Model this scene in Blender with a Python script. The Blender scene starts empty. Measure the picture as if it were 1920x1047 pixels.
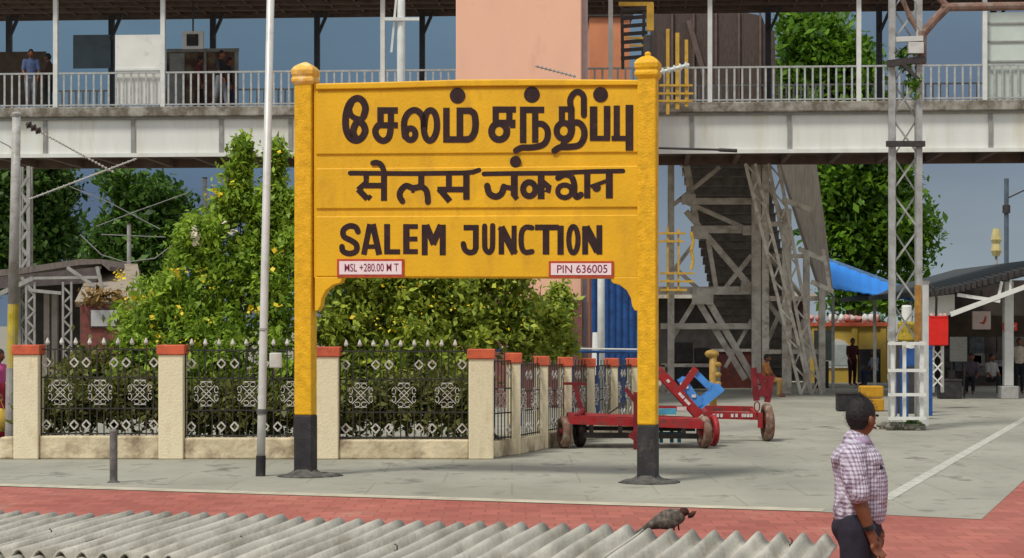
import bpy, bmesh, math, random
import numpy as np
from mathutils import Vector, Matrix
R = math.radians
sc = bpy.context.scene
COL = sc.collection

# ---------------------------------------------------------------- camera
CAM_H, F, CX, HY = 2.07, 3600.0, 960.0, 610.0      # eye height, focal length in photo pixels, centre column, horizon row
cam = bpy.data.objects.new('camera', bpy.data.cameras.new('camera'))
COL.objects.link(cam); sc.camera = cam
cam.location = (0, 0, CAM_H); cam.rotation_euler = (R(90), 0, 0)
cam.data.sensor_width = 36; cam.data.lens = 36*F/1920
cam.data.shift_y = (HY-523.5)/1920
cam.data.clip_start = 0.1; cam.data.clip_end = 6000

# ---------------------------------------------------------------- sky and sun
SUN_EL, SUN_AZ = R(58), R(222)          # azimuth clockwise from +Y: behind and left of the camera
w = bpy.data.worlds.new('World'); sc.world = w; w.use_nodes = True
nt = w.node_tree; nt.nodes.clear()
def N(t, tree=None, **k):
    n = (tree or nt).nodes.new(t)
    for a, b in k.items(): setattr(n, a, b)
    return n
L = nt.links.new
out = N('ShaderNodeOutputWorld'); bg = N('ShaderNodeBackground'); bg.inputs[1].default_value = 0.1
sky = N('ShaderNodeTexSky', sky_type='NISHITA', sun_disc=False, sun_elevation=SUN_EL, sun_rotation=SUN_AZ)
tc = N('ShaderNodeTexCoord'); sep = N('ShaderNodeSeparateXYZ'); L(tc.outputs['Generated'], sep.inputs[0])
# storm bank low in front of the camera, bright cloud elsewhere
mp = N('ShaderNodeMapping'); mp.inputs['Scale'].default_value = (2.2, 2.2, 7); L(tc.outputs['Generated'], mp.inputs[0])
no = N('ShaderNodeTexNoise'); no.inputs['Scale'].default_value = 2.0; no.inputs['Detail'].default_value = 6; L(mp.outputs[0], no.inputs[0])
rz = N('ShaderNodeValToRGB'); L(sep.outputs[2], rz.inputs[0])
e = rz.color_ramp.elements
e[0].position = 0.0; e[0].color = (2.4, 2.8, 3.05, 1)
e[1].position = 0.06; e[1].color = (1.9, 2.35, 2.75, 1)
for p, c in ((0.105, (1.05, 1.4, 2.0, 1)), (0.2, (0.95, 1.5, 2.0, 1)), (0.45, (2.2, 2.8, 3.2, 1))):
    q = rz.color_ramp.elements.new(p); q.color = c
rx = N('ShaderNodeMapRange'); rx.inputs[1].default_value = -0.16; rx.inputs[2].default_value = 0.2; L(sep.outputs[0], rx.inputs[0])
# lighter towards the right low down, slate blue on the left
lowl = N('ShaderNodeValToRGB'); L(sep.outputs[2], lowl.inputs[0])
e = lowl.color_ramp.elements
e[0].position = 0.0; e[0].color = (1.1, 1.5, 2.1, 1); e[1].position = 0.065; e[1].color = (0.8, 1.15, 1.8, 1)
for p, c in ((0.085, (0.9, 1.45, 2.05, 1)), (0.2, (1.0, 1.65, 2.2, 1)), (0.45, (2.2, 2.8, 3.2, 1))):
    q = lowl.color_ramp.elements.new(p); q.color = c
mlr = N('ShaderNodeMix', data_type='RGBA'); L(rx.outputs[0], mlr.inputs[0]); L(lowl.outputs[0], mlr.inputs[6]); L(rz.outputs[0], mlr.inputs[7])
nr = N('ShaderNodeMapRange'); nr.inputs[1].default_value = .3; nr.inputs[2].default_value = .7; nr.inputs[3].default_value = .86; nr.inputs[4].default_value = 1.14; L(no.outputs[0], nr.inputs[0])
storm = N('ShaderNodeMix', data_type='RGBA', blend_type='MULTIPLY'); storm.inputs[0].default_value = 1
L(mlr.outputs[2], storm.inputs[6]); L(nr.outputs[0], storm.inputs[7])
bright = N('ShaderNodeMix', data_type='RGBA'); bright.inputs[0].default_value = .8; bright.inputs[7].default_value = (5.8, 5.85, 5.9, 1)
L(sky.outputs[0], bright.inputs[6])
# front mask: y component high and elevation low
fr = N('ShaderNodeMapRange'); fr.interpolation_type = 'SMOOTHSTEP'; fr.inputs[1].default_value = .25; fr.inputs[2].default_value = .8; L(sep.outputs[1], fr.inputs[0])
mk = N('ShaderNodeMix', data_type='RGBA'); L(fr.outputs[0], mk.inputs[0]); L(bright.outputs[2], mk.inputs[6]); L(storm.outputs[2], mk.inputs[7])
L(mk.outputs[2], bg.inputs[0]); L(bg.outputs[0], out.inputs[0])
sun = bpy.data.objects.new('sun', bpy.data.lights.new('sun', 'SUN')); COL.objects.link(sun)
sun.data.energy = 2.3; sun.data.angle = R(12); sun.data.color = (1, .95, .86)
sd = Vector((math.sin(SUN_AZ)*math.cos(SUN_EL), math.cos(SUN_AZ)*math.cos(SUN_EL), math.sin(SUN_EL)))
sun.rotation_euler = sd.to_track_quat('Z', 'Y').to_euler(); sun.location = (-10, -10, 30)
sc.view_settings.view_transform = 'Standard'; sc.view_settings.look = 'None'
sc.view_settings.exposure = 0.34; sc.view_settings.gamma = 1

# ---------------------------------------------------------------- helpers
def P(px, py, s):                       # point seen at a photo pixel, s = pixels per metre at its distance
    return Vector(((px-CX)/s, F/s, CAM_H-(py-HY)/s))
def G(px, py):                          # ground point under a photo pixel
    s = (py-HY)/CAM_H
    return Vector(((px-CX)/s, F/s, 0))
def lin(r, g, b):
    f = lambda v: v/255/12.92 if v <= 10 else ((v/255+.055)/1.055)**2.4
    return (f(r), f(g), f(b))

_M = {}
def M(name, rgb, var=.15, scale=5, rough=.8, metal=0, bump=.15, bscale=60, dirt=None, dscale=2.5, damt=.45, streak=None, spec=.3):
    """procedural paint / concrete / metal: base colour with two noises of wear and a fine bump"""
    if name in _M: return _M[name]
    m = bpy.data.materials.new(name); m.use_nodes = True; t = m.node_tree; b = t.nodes['Principled BSDF']
    n = lambda ty, **k: N(ty, t, **k); lk = t.links.new
    c = n('ShaderNodeTexCoord'); src = c.outputs['Object']
    if streak:
        mpp = n('ShaderNodeMapping'); mpp.inputs['Scale'].default_value = streak; lk(src, mpp.inputs[0]); src2 = mpp.outputs[0]
    else: src2 = src
    a = n('ShaderNodeTexNoise'); a.inputs['Scale'].default_value = scale; a.inputs['Detail'].default_value = 8; lk(src2, a.inputs[0])
    r = n('ShaderNodeValToRGB'); lk(a.outputs[0], r.inputs[0])
    r.color_ramp.elements[0].position = .3; r.color_ramp.elements[1].position = .7
    r.color_ramp.elements[0].color = tuple(v*(1-var) for v in rgb)+(1,); r.color_ramp.elements[1].color = tuple(min(1, v*(1+var)) for v in rgb)+(1,)
    col = r.outputs[0]
    if dirt:
        d = n('ShaderNodeTexNoise'); d.inputs['Scale'].default_value = dscale; d.inputs['Detail'].default_value = 10; d.inputs['Roughness'].default_value = .65; lk(src2, d.inputs[0])
        dr = n('ShaderNodeMapRange'); dr.inputs[1].default_value = 1-damt-.08; dr.inputs[2].default_value = 1-damt+.1; lk(d.outputs[0], dr.inputs[0])
        mx = n('ShaderNodeMix', data_type='RGBA'); lk(dr.outputs[0], mx.inputs[0]); lk(col, mx.inputs[6]); mx.inputs[7].default_value = tuple(dirt)+(1,)
        col = mx.outputs[2]
    lk(col, b.inputs['Base Color'])
    b.inputs['Roughness'].default_value = rough; b.inputs['Metallic'].default_value = metal; b.inputs['Specular IOR Level'].default_value = spec
    if bump:
        bn = n('ShaderNodeTexNoise'); bn.inputs['Scale'].default_value = bscale; bn.inputs['Detail'].default_value = 5; lk(src, bn.inputs[0])
        bp = n('ShaderNodeBump'); bp.inputs['Strength'].default_value = bump; bp.inputs['Distance'].default_value = .02; lk(bn.outputs[0], bp.inputs['Height'])
        lk(bp.outputs[0], b.inputs['Normal'])
    _M[name] = m
    return m

ORG = {}                                # world origin of un-rotated things, so parts may be built in world coordinates
class MB:
    def __init__(s): s.v = []; s.f = []; s.cut = []
    def add(s, vs, fs):
        o = len(s.v); s.cut.append((o, len(s.f))); s.v += [tuple(v) for v in vs]; s.f += [tuple(i+o for i in f) for f in fs]; return s
    def box(s, c, d, rz=0, rx=0, ry=0):
        m = Matrix.Rotation(rz, 3, 'Z') @ Matrix.Rotation(ry, 3, 'Y') @ Matrix.Rotation(rx, 3, 'X')
        vs = [Vector(c)+m @ Vector((x*d[0]/2, y*d[1]/2, z*d[2]/2)) for z in (-1, 1) for y in (-1, 1) for x in (-1, 1)]
        return s.add(vs, [(0, 2, 3, 1), (4, 5, 7, 6), (0, 1, 5, 4), (2, 6, 7, 3), (0, 4, 6, 2), (1, 3, 7, 5)])
    def bx(s, x0, x1, y0, y1, z0, z1): return s.box(((x0+x1)/2, (y0+y1)/2, (z0+z1)/2), (x1-x0, y1-y0, z1-z0))
    def bar(s, a, b, w, h=None):        # rectangular bar from a to b
        j = Vector((0, ((len(s.cut)*37) % 13)*.0013, 0)); a, b = Vector(a)+j, Vector(b)+j; h = h or w; d = (b-a)   # keeps crossing bars out of one plane
        if d.length < 1e-6: return s
        d.normalize(); up = Vector((0, 1, 0)) if abs(d.y) < .9 else Vector((0, 0, 1))
        x = d.cross(up).normalized(); y = x.cross(d)
        vs = [p+x*(i*w/2)+y*(j*h/2) for p in (a, b) for i, j in ((-1, -1), (1, -1), (1, 1), (-1, 1))]
        return s.add(vs, [(3, 2, 1, 0), (4, 5, 6, 7)]+[(i, (i+1) % 4, (i+1) % 4+4, i+4) for i in range(4)])
    def tube(s, pts, r, n=10):          # round tube along a polyline; r a number or a list
        pts = [Vector(p) for p in pts]; rr = r if isinstance(r, (list, tuple)) else [r]*len(pts); vs = []; fs = []
        for i, p in enumerate(pts):
            d = (pts[min(i+1, len(pts)-1)]-pts[max(i-1, 0)]).normalized(); up = Vector((0, 0, 1)) if abs(d.z) < .9 else Vector((0, 1, 0))
            x = d.cross(up).normalized(); y = x.cross(d)
            vs += [p+(x*math.cos(6.28319*k/n)+y*math.sin(6.28319*k/n))*rr[i] for k in range(n)]
        for i in range(len(pts)-1):
            fs += [(i*n+k, i*n+(k+1) % n, (i+1)*n+(k+1) % n, (i+1)*n+k) for k in range(n)]
        fs += [tuple(range(n-1, -1, -1)), tuple(range((len(pts)-1)*n, len(pts)*n))]
        return s.add(vs, fs)
    def lathe(s, c, prof, n=20, sq=False):   # profile of (radius, z); sq = square section
        c = Vector(c); n = 4 if sq else n; off = math.pi/4 if sq else 0; k2 = math.sqrt(2) if sq else 1
        vs = [c+Vector((r*k2*math.cos(off+6.2831853*k/n), r*k2*math.sin(off+6.2831853*k/n), z)) for r, z in prof for k in range(n)]
        fs = [(i*n+k, i*n+(k+1) % n, (i+1)*n+(k+1) % n, (i+1)*n+k) for i in range(len(prof)-1) for k in range(n)]
        fs += [tuple(range(n-1, -1, -1)), tuple(range((len(prof)-1)*n, len(prof)*n))]
        return s.add(vs, fs)
    def prism(s, poly, d):              # polygon extruded along vector d
        n = len(poly); d = Vector(d); a = [Vector(p) for p in poly]
        return s.add(a+[p+d for p in a], [tuple(range(n)), tuple(range(2*n-1, n-1, -1))]+[(i, i+n, (i+1) % n+n, (i+1) % n) for i in range(n)])
    def ball(s, c, r, n=10, m=6):
        r = r if isinstance(r, (tuple, list)) else (r, r, r); c = Vector(c)
        vs = [c+Vector((0, 0, -r[2]))]+[c+Vector((r[0]*math.sin(math.pi*i/m)*math.cos(6.2832*k/n), r[1]*math.sin(math.pi*i/m)*math.sin(6.2832*k/n), -r[2]*math.cos(math.pi*i/m))) for i in range(1, m) for k in range(n)]+[c+Vector((0, 0, r[2]))]
        fs = [(0, 1+(k+1) % n, 1+k) for k in range(n)]+[(1+i*n+k, 1+i*n+(k+1) % n, 1+(i+1)*n+(k+1) % n, 1+(i+1)*n+k) for i in range(m-2) for k in range(n)]
        fs += [(len(vs)-1, 1+(m-2)*n+k, 1+(m-2)*n+(k+1) % n) for k in range(n)]
        return s.add(vs, fs)
    def build_each(s, name, mat, parent=None, **k):      # every piece an object of its own
        c = s.cut+[(len(s.v), len(s.f))]; r = []
        for (v0, f0), (v1, f1) in zip(c, c[1:]):
            m = MB(); m.add(s.v[v0:v1], [tuple(i-v0 for i in f) for f in s.f[f0:f1]]); r.append(m.build(name, mat, parent, **k))
        return r
    def build(s, name, mat, parent=None, smooth=False, bevel=0, label=None, kind=None):
        me = bpy.data.meshes.new(name); o0 = ORG.get(parent.name, Vector()) if parent else Vector()
        me.from_pydata([tuple(Vector(v)-o0) for v in s.v], [], s.f); me.materials.append(mat)
        b = bmesh.new(); b.from_mesh(me); bmesh.ops.recalc_face_normals(b, faces=b.faces); b.to_mesh(me); b.free()
        if smooth:
            me.polygons.foreach_set('use_smooth', [True]*len(me.polygons))
        o = bpy.data.objects.new(name, me); COL.objects.link(o)
        if parent: o.parent = parent; ORG[o.name] = o0
        if bevel:
            md = o.modifiers.new('bevel', 'BEVEL'); md.width = bevel; md.segments = 2; md.limit_method = 'ANGLE'
        if label: o['label'] = label
        if kind: o['kind'] = kind
        return o
def tag(o, label, cat, group=None):
    o['label'] = label; o['category'] = cat
    if group: o['group'] = group
    return o
def thing(name, label, cat, loc=(0, 0, 0), rz=0, group=None, world=True):
    o = bpy.data.objects.new(name, None); COL.objects.link(o); o.empty_display_size = .2
    o.location = loc; o.rotation_euler = (0, 0, rz)
    if world: ORG[o.name] = Vector(loc)
    return tag(o, label, cat, group)
def dup(o, parent=None):
    c = o.copy(); COL.objects.link(c)
    if parent: c.parent = parent
    for ch in list(o.children): dup(ch, c)
    return c
def structure(name, mb, mat, **k):
    o = mb.build(name, mat, **k); o['kind'] = 'structure'; return o
rnd = random.Random(7)

# ================================================================ ground
def sheet(name, pts, z, mat):
    mb = MB(); mb.add([(p[0], p[1], z) for p in pts], [tuple(range(len(pts)))])
    return structure(name, mb, mat)
def ground_mat(name, c1, c2, dark, tiles=None, joints=False):
    m = bpy.data.materials.new(name); m.use_nodes = True; t = m.node_tree; b = t.nodes['Principled BSDF']; lk = t.links.new
    n = lambda ty, **k: N(ty, t, **k)
    tcn = n('ShaderNodeTexCoord'); mpn = n('ShaderNodeMapping'); lk(tcn.outputs['Object'], mpn.inputs[0]); mpn.inputs['Scale'].default_value = (.55, .3, 1)
    big = n('ShaderNodeTexNoise'); big.inputs['Scale'].default_value = .8; big.inputs['Detail'].default_value = 9; big.inputs['Roughness'].default_value = .62; lk(mpn.outputs[0], big.inputs[0])
    r = n('ShaderNodeValToRGB'); lk(big.outputs[0], r.inputs[0]); r.color_ramp.elements[0].position = .35; r.color_ramp.elements[1].position = .68
    r.color_ramp.elements[0].color = c1+(1,); r.color_ramp.elements[1].color = c2+(1,)
    st = n('ShaderNodeTexNoise'); st.inputs['Scale'].default_value = 1.6; st.inputs['Detail'].default_value = 12; st.inputs['Roughness'].default_value = .7; lk(mpn.outputs[0], st.inputs[0])
    mr = n('ShaderNodeMapRange'); mr.inputs[1].default_value = .57; mr.inputs[2].default_value = .68; mr.inputs[4].default_value = .9; lk(st.outputs[0], mr.inputs[0])
    mx = n('ShaderNodeMix', data_type='RGBA'); lk(mr.outputs[0], mx.inputs[0]); lk(r.outputs[0], mx.inputs[6]); mx.inputs[7].default_value = dark+(1,)
    col = mx.outputs[2]
    if tiles:
        bt = n('ShaderNodeTexBrick'); bt.offset = 0.5; lk(tcn.outputs['Object'], bt.inputs[0]); bt.inputs['Scale'].default_value = 1
        bt.inputs['Brick Width'].default_value = .3; bt.inputs['Row Height'].default_value = .3; bt.inputs['Mortar Size'].default_value = .012
        bt.inputs['Color1'].default_value = (1, 1, 1, 1); bt.inputs['Color2'].default_value = (.6, .6, .6, 1); bt.inputs['Mortar'].default_value = (.5, .5, .5, 1)
        m2 = n('ShaderNodeMix', data_type='RGBA', blend_type='MULTIPLY'); m2.inputs[0].default_value = .6; lk(col, m2.inputs[6]); lk(bt.outputs[0], m2.inputs[7]); col = m2.outputs[2]
    if joints:
        bt = n('ShaderNodeTexBrick'); bt.offset = 0.5; lk(tcn.outputs['Object'], bt.inputs[0]); bt.inputs['Scale'].default_value = 1
        bt.inputs['Brick Width'].default_value = 1.8; bt.inputs['Row Height'].default_value = 1.8; bt.inputs['Mortar Size'].default_value = .018; bt.inputs['Mortar Smooth'].default_value = .4
        bt.inputs['Color1'].default_value = (1, 1, 1, 1); bt.inputs['Color2'].default_value = (.9, .9, .9, 1); bt.inputs['Mortar'].default_value = (.5, .5, .48, 1)
        m2 = n('ShaderNodeMix', data_type='RGBA', blend_type='MULTIPLY'); m2.inputs[0].default_value = .38; lk(col, m2.inputs[6]); lk(bt.outputs[0], m2.inputs[7]); col = m2.outputs[2]
        sp = n('ShaderNodeTexNoise'); sp.inputs['Scale'].default_value = 2.3; sp.inputs['Detail'].default_value = 4; lk(tcn.outputs['Object'], sp.inputs[0])
        sr = n('ShaderNodeMapRange'); sr.inputs[1].default_value = .60; sr.inputs[2].default_value = .70; sr.inputs[4].default_value = .5; lk(sp.outputs[0], sr.inputs[0])
        m3 = n('ShaderNodeMix', data_type='RGBA'); lk(sr.outputs[0], m3.inputs[0]); lk(col, m3.inputs[6]); m3.inputs[7].default_value = dark+(1,); col = m3.outputs[2]
    lk(col, b.inputs['Base Color']); b.inputs['Roughness'].default_value = .85; b.inputs['Specular IOR Level'].default_value = .25
    bn = n('ShaderNodeTexNoise'); bn.inputs['Scale'].default_value = 25; bn.inputs['Detail'].default_value = 6; lk(tcn.outputs['Object'], bn.inputs[0])
    bp = n('ShaderNodeBump'); bp.inputs['Strength'].default_value = .25; bp.inputs['Distance'].default_value = .03; lk(bn.outputs[0], bp.inputs['Height']); lk(bp.outputs[0], b.inputs['Normal'])
    return m
m_conc = ground_mat('platform_concrete', (.25, .245, .20), (.37, .36, .298), (.105, .10, .08), joints=True)
m_red = ground_mat('red_paving', (.34, .10, .078), (.47, .17, .13), (.40, .22, .165), tiles=True)
m_edge = M('edge_strip', (.46, .43, .33), .2, 3, dirt=(.3, .28, .22), damt=.4)
sheet('ground', [(-1500, -50), (1500, -50), (1500, 3000), (-1500, 3000)], -.012, ground_mat('earth', (.22, .2, .16), (.3, .28, .22), (.14, .13, .1)))
sheet('red_paving', [(-14, 6), (14, 6), (30, 24), (30, 34), (-14, 34)], -.004, m_red)
a, b_, c_, d_ = G(0, 912), G(1540, 960), G(1840, 974), G(1920, 901)
ex = a+(a-b_)*1.0; ed = c_+(d_-c_)*7
sheet('platform_concrete', [ex, b_, c_, d_, ed, (45, 90, 0), (-45, 90, 0), (ex.x-20, ex.y+4, 0)], 0, m_conc)
def strip(pa, pb, wd, z=.004):
    d = (pb-pa); d.z = 0; n = Vector((-d.y, d.x, 0)).normalized()*wd
    return [pa, pb, pb+n, pa+n]
sheet('platform_edge_strip', strip(a+(a-b_)*.5, b_, .34), .004, m_edge)
p0, p1 = G(1672, 938), G(1925, 788)
sheet('white_painted_line', strip(p0, p0+(p1-p0)*1.6, .17), .004, M('line_paint', (.5, .49, .42), .15, 8, dirt=(.36, .36, .31), damt=.5, dscale=6))

# ================================================================ station name board
SA, SB = G(573, 893), G(1215, 905)
SANG = math.atan2(SB.y-SA.y, SB.x-SA.x); SLEN = (SB-SA).length
su = (SB-SA).normalized(); sn = Vector((-su.y, su.x, 0))
def SU(px, py, y=-.08):                 # photo pixel -> (u, z) on the board's own plane
    d = Vector(((px-CX)/F, 1, -(py-HY)/F)); o = SA+sn*y
    t = o.dot(sn)/d.dot(sn); p = d*t
    return ((p-SA).dot(su), p.z+CAM_H)
def S3(px, py, y=-.08):
    u, z = SU(px, py, y); return Vector((u, y, z))
m_yel = M('yellow_sign_paint', (.72, .40, .008), .10, 2.2, streak=(1, 1, .45), rough=.55, bump=.22, bscale=26, dirt=(.60, .32, .012), dscale=3.2, damt=.40, spec=.35)
m_yelpost = M('yellow_post_paint', (.71, .39, .009), .18, 9, rough=.55, bump=.5, bscale=34, dirt=(.80, .42, .03), dscale=9, damt=.36)
m_black = M('black_band_paint', (.028, .026, .028), .4, 6, rough=.6, bump=.4, dirt=(.10, .085, .07), dscale=5, damt=.36)
m_letter = M('letter_paint', (.026, .010, .010), .35, 8, rough=.6, bump=.15, dirt=(.085, .04, .018), dscale=9, damt=.32)
m_plate = M('white_plate', (.78, .66, .66), .06, 12, rough=.5, bump=0)
m_platered = M('red_plate_frame', (.42, .055, .03), .2, 10, rough=.5, bump=0)
m_platetxt = M('plate_lettering', (.22, .02, .07), .2, 10, bump=0)
sign = thing('station_sign', 'large yellow concrete station name board on two black-footed posts', 'station sign', SA, SANG, world=False)
for u0, ztop in ((0, 5.42), (SLEN, 5.37)):
    zb = .84 if u0 == 0 else .76
    po = MB().bx(u0-.124, u0+.124, -.125, .125, zb, ztop).build('post', m_yelpost, sign, bevel=.02)
    MB().bx(u0-.128, u0+.128, -.129, .129, 0, zb).build('painted_foot', m_black, po, bevel=.015)
    MB().lathe((u0, 0, 0), [(.125, ztop-.07), (.158, ztop-.02), (.158, ztop+.02), (.14, ztop+.04), (.156, ztop+.08), (.16, ztop+.14), (.125, ztop+.19), (.075, ztop+.225)]+([(.035, ztop+.235), (.04, ztop+.28), (.01, ztop+.30)] if u0 else [(.02, ztop+.255)]), sq=True).build('post_cap', m_yelpost if u0 else M('bleached_yellow', (.72, .40, .06), .25, 7, rough=.6, dirt=(.85, .74, .5), dscale=4, damt=.42), po, bevel=.012)
    fm = MB(); rr = random.Random(3+int(u0))
    for k in range(14):
        an = rr.uniform(0, 6.28); q = rr.uniform(.16, .34); fm.ball((u0+math.cos(an)*q+(.1 if u0 else .05), math.sin(an)*q*.8, .0), (rr.uniform(.08, .18), rr.uniform(.08, .16), rr.uniform(.02, .06)), 8, 5)
    fm.lathe((u0, 0, 0), [(.40, 0), (.27, .03), (.18, .07), (.15, .10)], 14)
    fm.build('footing', M('mortar_footing', (.085, .08, .07), .5, 9, bump=.6, bscale=20), po, smooth=True)
def spoly(pts, y): return [S3(px, py, y) for px, py in pts]
pb_ = MB().prism(spoly([(588, 157), (720, 154), (860, 149.5), (1000, 148.5), (1202, 150), (1202, 523), (588, 521)], -.07), (0, .14, 0))
panel = pb_.build('panel', m_yel, sign, bevel=.008)
mo = MB().prism(spoly([(592, 157.5), (720, 154.5), (860, 150), (1000, 149), (1198, 150.5), (1198, 160), (1000, 161), (860, 162), (720, 166), (592, 168)], -.125), (0, .06, 0)); mo.build('top_moulding', m_yel, panel, bevel=.012)
for q in ([(592, 172), (860, 166), (1000, 165), (1197, 165), (1197, 286), (592, 290)], [(592, 316), (1197, 311), (1197, 389), (592, 392)], [(592, 406), (1197, 403), (1197, 521), (592, 519)]):
    MB().prism(spoly(q, -.092), (0, .027, 0)).build('letter_panel', m_yel, panel, bevel=.014)
for fl in (0, 1):
    pts = [(590, 520), (643, 520), (638, 531), (624, 535), (611, 545), (603, 560), (601, 574), (596, 583), (590, 583)]
    if fl: pts = [(1215-(x-573)-2, y) for x, y in pts]
    MB().prism(spoly(pts, -.10), (0, .16, 0)).build('corner_bracket', m_yel, sign, bevel=.01)

# hand-painted lettering, drawn stroke by stroke on the board
class Pen:
    def __init__(s, x0, y0, k): s.x0, s.y0, s.k, s.mb, s.n = x0, y0, k, MB(), 0
    def _pt(s, x, y, d): return S3(s.x0+x/s.k, s.y0+y/s.k, d)
    def dep(s): s.n += 1; return -.0955-.00012*s.n
    def dot(s, x, y, r, n=22):
        d = s.dep(); s.mb.add([s._pt(x+r*math.cos(6.2832*i/n), y+r*1.02*math.sin(6.2832*i/n), d) for i in range(n)], [tuple(range(n))])
    def line(s, pts, wd, cap=False, smooth=True):
        if smooth and len(pts) > 3:     # Catmull-Rom
            q = [pts[0]]+list(pts)+[pts[-1]]; o = []
            for i in range(1, len(q)-2):
                for t in (0, .25, .5, .75):
                    o.append(tuple(.5*((2*q[i][j])+(-q[i-1][j]+q[i+1][j])*t+(2*q[i-1][j]-5*q[i][j]+4*q[i+1][j]-q[i+2][j])*t*t+(-q[i-1][j]+3*q[i][j]-3*q[i+1][j]+q[i+2][j])*t**3) for j in (0, 1)))
            pts = o+[pts[-1]]
        d = s.dep(); lft = []; rgt = []
        for i, p in enumerate(pts):
            a, b = pts[max(i-1, 0)], pts[min(i+1, len(pts)-1)]; dx, dy = b[0]-a[0], b[1]-a[1]; l = math.hypot(dx, dy) or 1
            nx, ny = -dy/l*wd/2, dx/l*wd/2
            lft.append(s._pt(p[0]+nx, p[1]+ny, d)); rgt.append(s._pt(p[0]-nx, p[1]-ny, d))
        n = len(pts); s.mb.add(lft+rgt, [(i, i+1, n+i+1, n+i) for i in range(n-1)])
        if cap or len(pts) > 4:
            s.dot(*pts[0], wd*.48, 12); s.dot(*pts[-1], wd*.48, 12)
    def ring(s, x, y, rx, ry, wd, a0=0, a1=360):
        s.line([(x+rx*math.cos(R(a)), y+ry*math.sin(R(a))) for a in np.linspace(a0, a1, 22)], wd, smooth=False)
    def letters(s, d):
        for k in d: s.line(*k[:2], **(k[2] if len(k) > 2 else {}))
V = lambda x, y0, y1: [(x, y0), (x, y1)]
H_ = lambda y, x0, x1: [(x0, y), (x1, y)]
S_ = dict(smooth=False)
p = Pen(620, 150, 6.4)
p.line([(395, 440), (418, 340), (380, 250), (310, 222), (235, 275), (192, 380), (178, 500), (192, 620), (238, 700), (310, 728), (378, 690), (414, 610), (385, 530), (325, 505), (285, 560), (270, 640), (300, 700)], 84)
p.line([(400, 420), (380, 465), (320, 470), (250, 430), (225, 350), (250, 280)], 70)
p.letters([(H_(367, 560, 806), 78), (V(598, 335, 530), 78), (V(722, 365, 570), 76), (H_(545, 560, 806), 74)])
p.line([(570, 545), (535, 610), (560, 690), (625, 732), (690, 700), (715, 620), (718, 540)], 78)
p.ring(958, 652, 58, 70, 74)
p.line([(890, 680), (880, 560), (890, 470), (935, 395), (1005, 362), (1075, 400), (1112, 480), (1118, 600), (1140, 690), (1188, 730), (1238, 695), (1272, 600), (1272, 480), (1245, 395), (1195, 365), (1150, 400), (1130, 480), (1120, 600)], 76)
p.letters([(V(1388, 335, 752), 78), (H_(715, 1352, 1660), 78), (V(1550, 335, 700), 80), (H_(370, 1512, 1690), 76)])
p.line([(1670, 370), (1722, 410), (1738, 520), (1725, 630), (1680, 700), (1620, 715)], 80); p.dot(1522, 190, 94)
p.mb.build('tamil_name_first_word', m_letter, panel)
p = Pen(900, 150, 6.4)
p.letters([(H_(357, 150, 432), 76), (V(188, 325, 520), 76), (V(352, 355, 560), 76), (H_(515, 150, 425), 74), (V(392, 500, 580), 64)]); p.ring(230, 620, 92, 98, 84)
p.letters([(V(517, 322, 760), 78), (H_(360, 480, 770), 78), (V(662, 350, 755), 76)])
p.line([(665, 530), (750, 532), (808, 600), (805, 710), (745, 785), (610, 812), (500, 815), (430, 850)], 76); p.dot(622, 178, 96)
p.letters([(V(982, 318, 520), 74), (H_(352, 945, 1100), 70), (V(1095, 330, 560), 80)]); p.ring(1005, 612, 86, 96, 76)
p.line([(1090, 520), (1185, 515), (1245, 590), (1245, 700), (1185, 785), (1060, 805), (960, 810), (892, 852)], 78)
p.line([(1098, 500), (1108, 600), (1080, 690), (1020, 740), (990, 780)], 66)
p.line([(1092, 340), (1082, 240), (1125, 165), (1185, 145), (1240, 195), (1246, 300), (1246, 425)], 74)
p.letters([(V(1362, 318, 725), 90), (H_(702, 1318, 1560), 62), (V(1524, 312, 700), 78), (V(1640, 308, 700), 74), (H_(702, 1578, 1800), 62), (V(1792, 300, 850), 92)]); p.dot(1446, 178, 90)
p.mb.build('tamil_name_second_word', m_letter, panel)
p = Pen(640, 280, 6.857)
p.line([(112, 308), (900, 314), (1560, 306), (1690, 296), (1770, 268)], 62, smooth=False)
p.line([(405, 180), (450, 172), (505, 195), (540, 260), (548, 340)], 72)
p.letters([(V(548, 300, 665), 78), ([(320, 330), (318, 430), (215, 525)], 74, S_), ([(215, 515), (335, 640)], 78), ([(335, 650), (380, 595)], 50), (H_(468, 300, 540), 72)])
p.letters([(V(1027, 320, 490), 78), ([(1010, 470), (1085, 520), (1108, 600), (1112, 680)], 78), ([(1030, 480), (920, 498), (830, 470), (760, 540), (752, 610), (785, 670)], 78), ([(915, 490), (920, 560)], 46)])
p.letters([(V(1382, 320, 540), 76), (H_(518, 1235, 1610), 72), ([(1255, 505), (1395, 670)], 80), (V(1607, 320, 650), 82)])
p.mb.build('hindi_name_first_word', m_letter, panel)
p = Pen(890, 280, 6.4)
p.line([(110, 297), (500, 290), (950, 288), (1400, 268), (1780, 262)], 56, smooth=False); p.dot(490, 150, 68)
p.letters([(V(475, 290, 560), 84), ([(460, 540), (510, 600)], 60), ([(320, 450), (400, 460), (480, 480)], 62, S_), ([(150, 440), (175, 530), (250, 570), (320, 535), (350, 450)], 78)])
p.letters([(V(797, 290, 600), 82), ([(800, 385), (890, 455), (870, 520)], 76, S_)]); p.ring(655, 480, 74, 84, 74)
p.line([(1000, 345), (1080, 305), (1160, 330), (1195, 430), (1195, 520), (1225, 575), (1275, 545)], 74); p.ring(1080, 505, 84, 76, 62); p.line(H_(440, 1000, 1180), 44)
p.letters([(V(1350, 285, 590), 74), (V(1615, 280, 590), 84), ([(1390, 450), (1590, 378)], 46)]); p.dot(1462, 460, 52)
p.mb.build('hindi_name_second_word', m_letter, panel)
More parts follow.
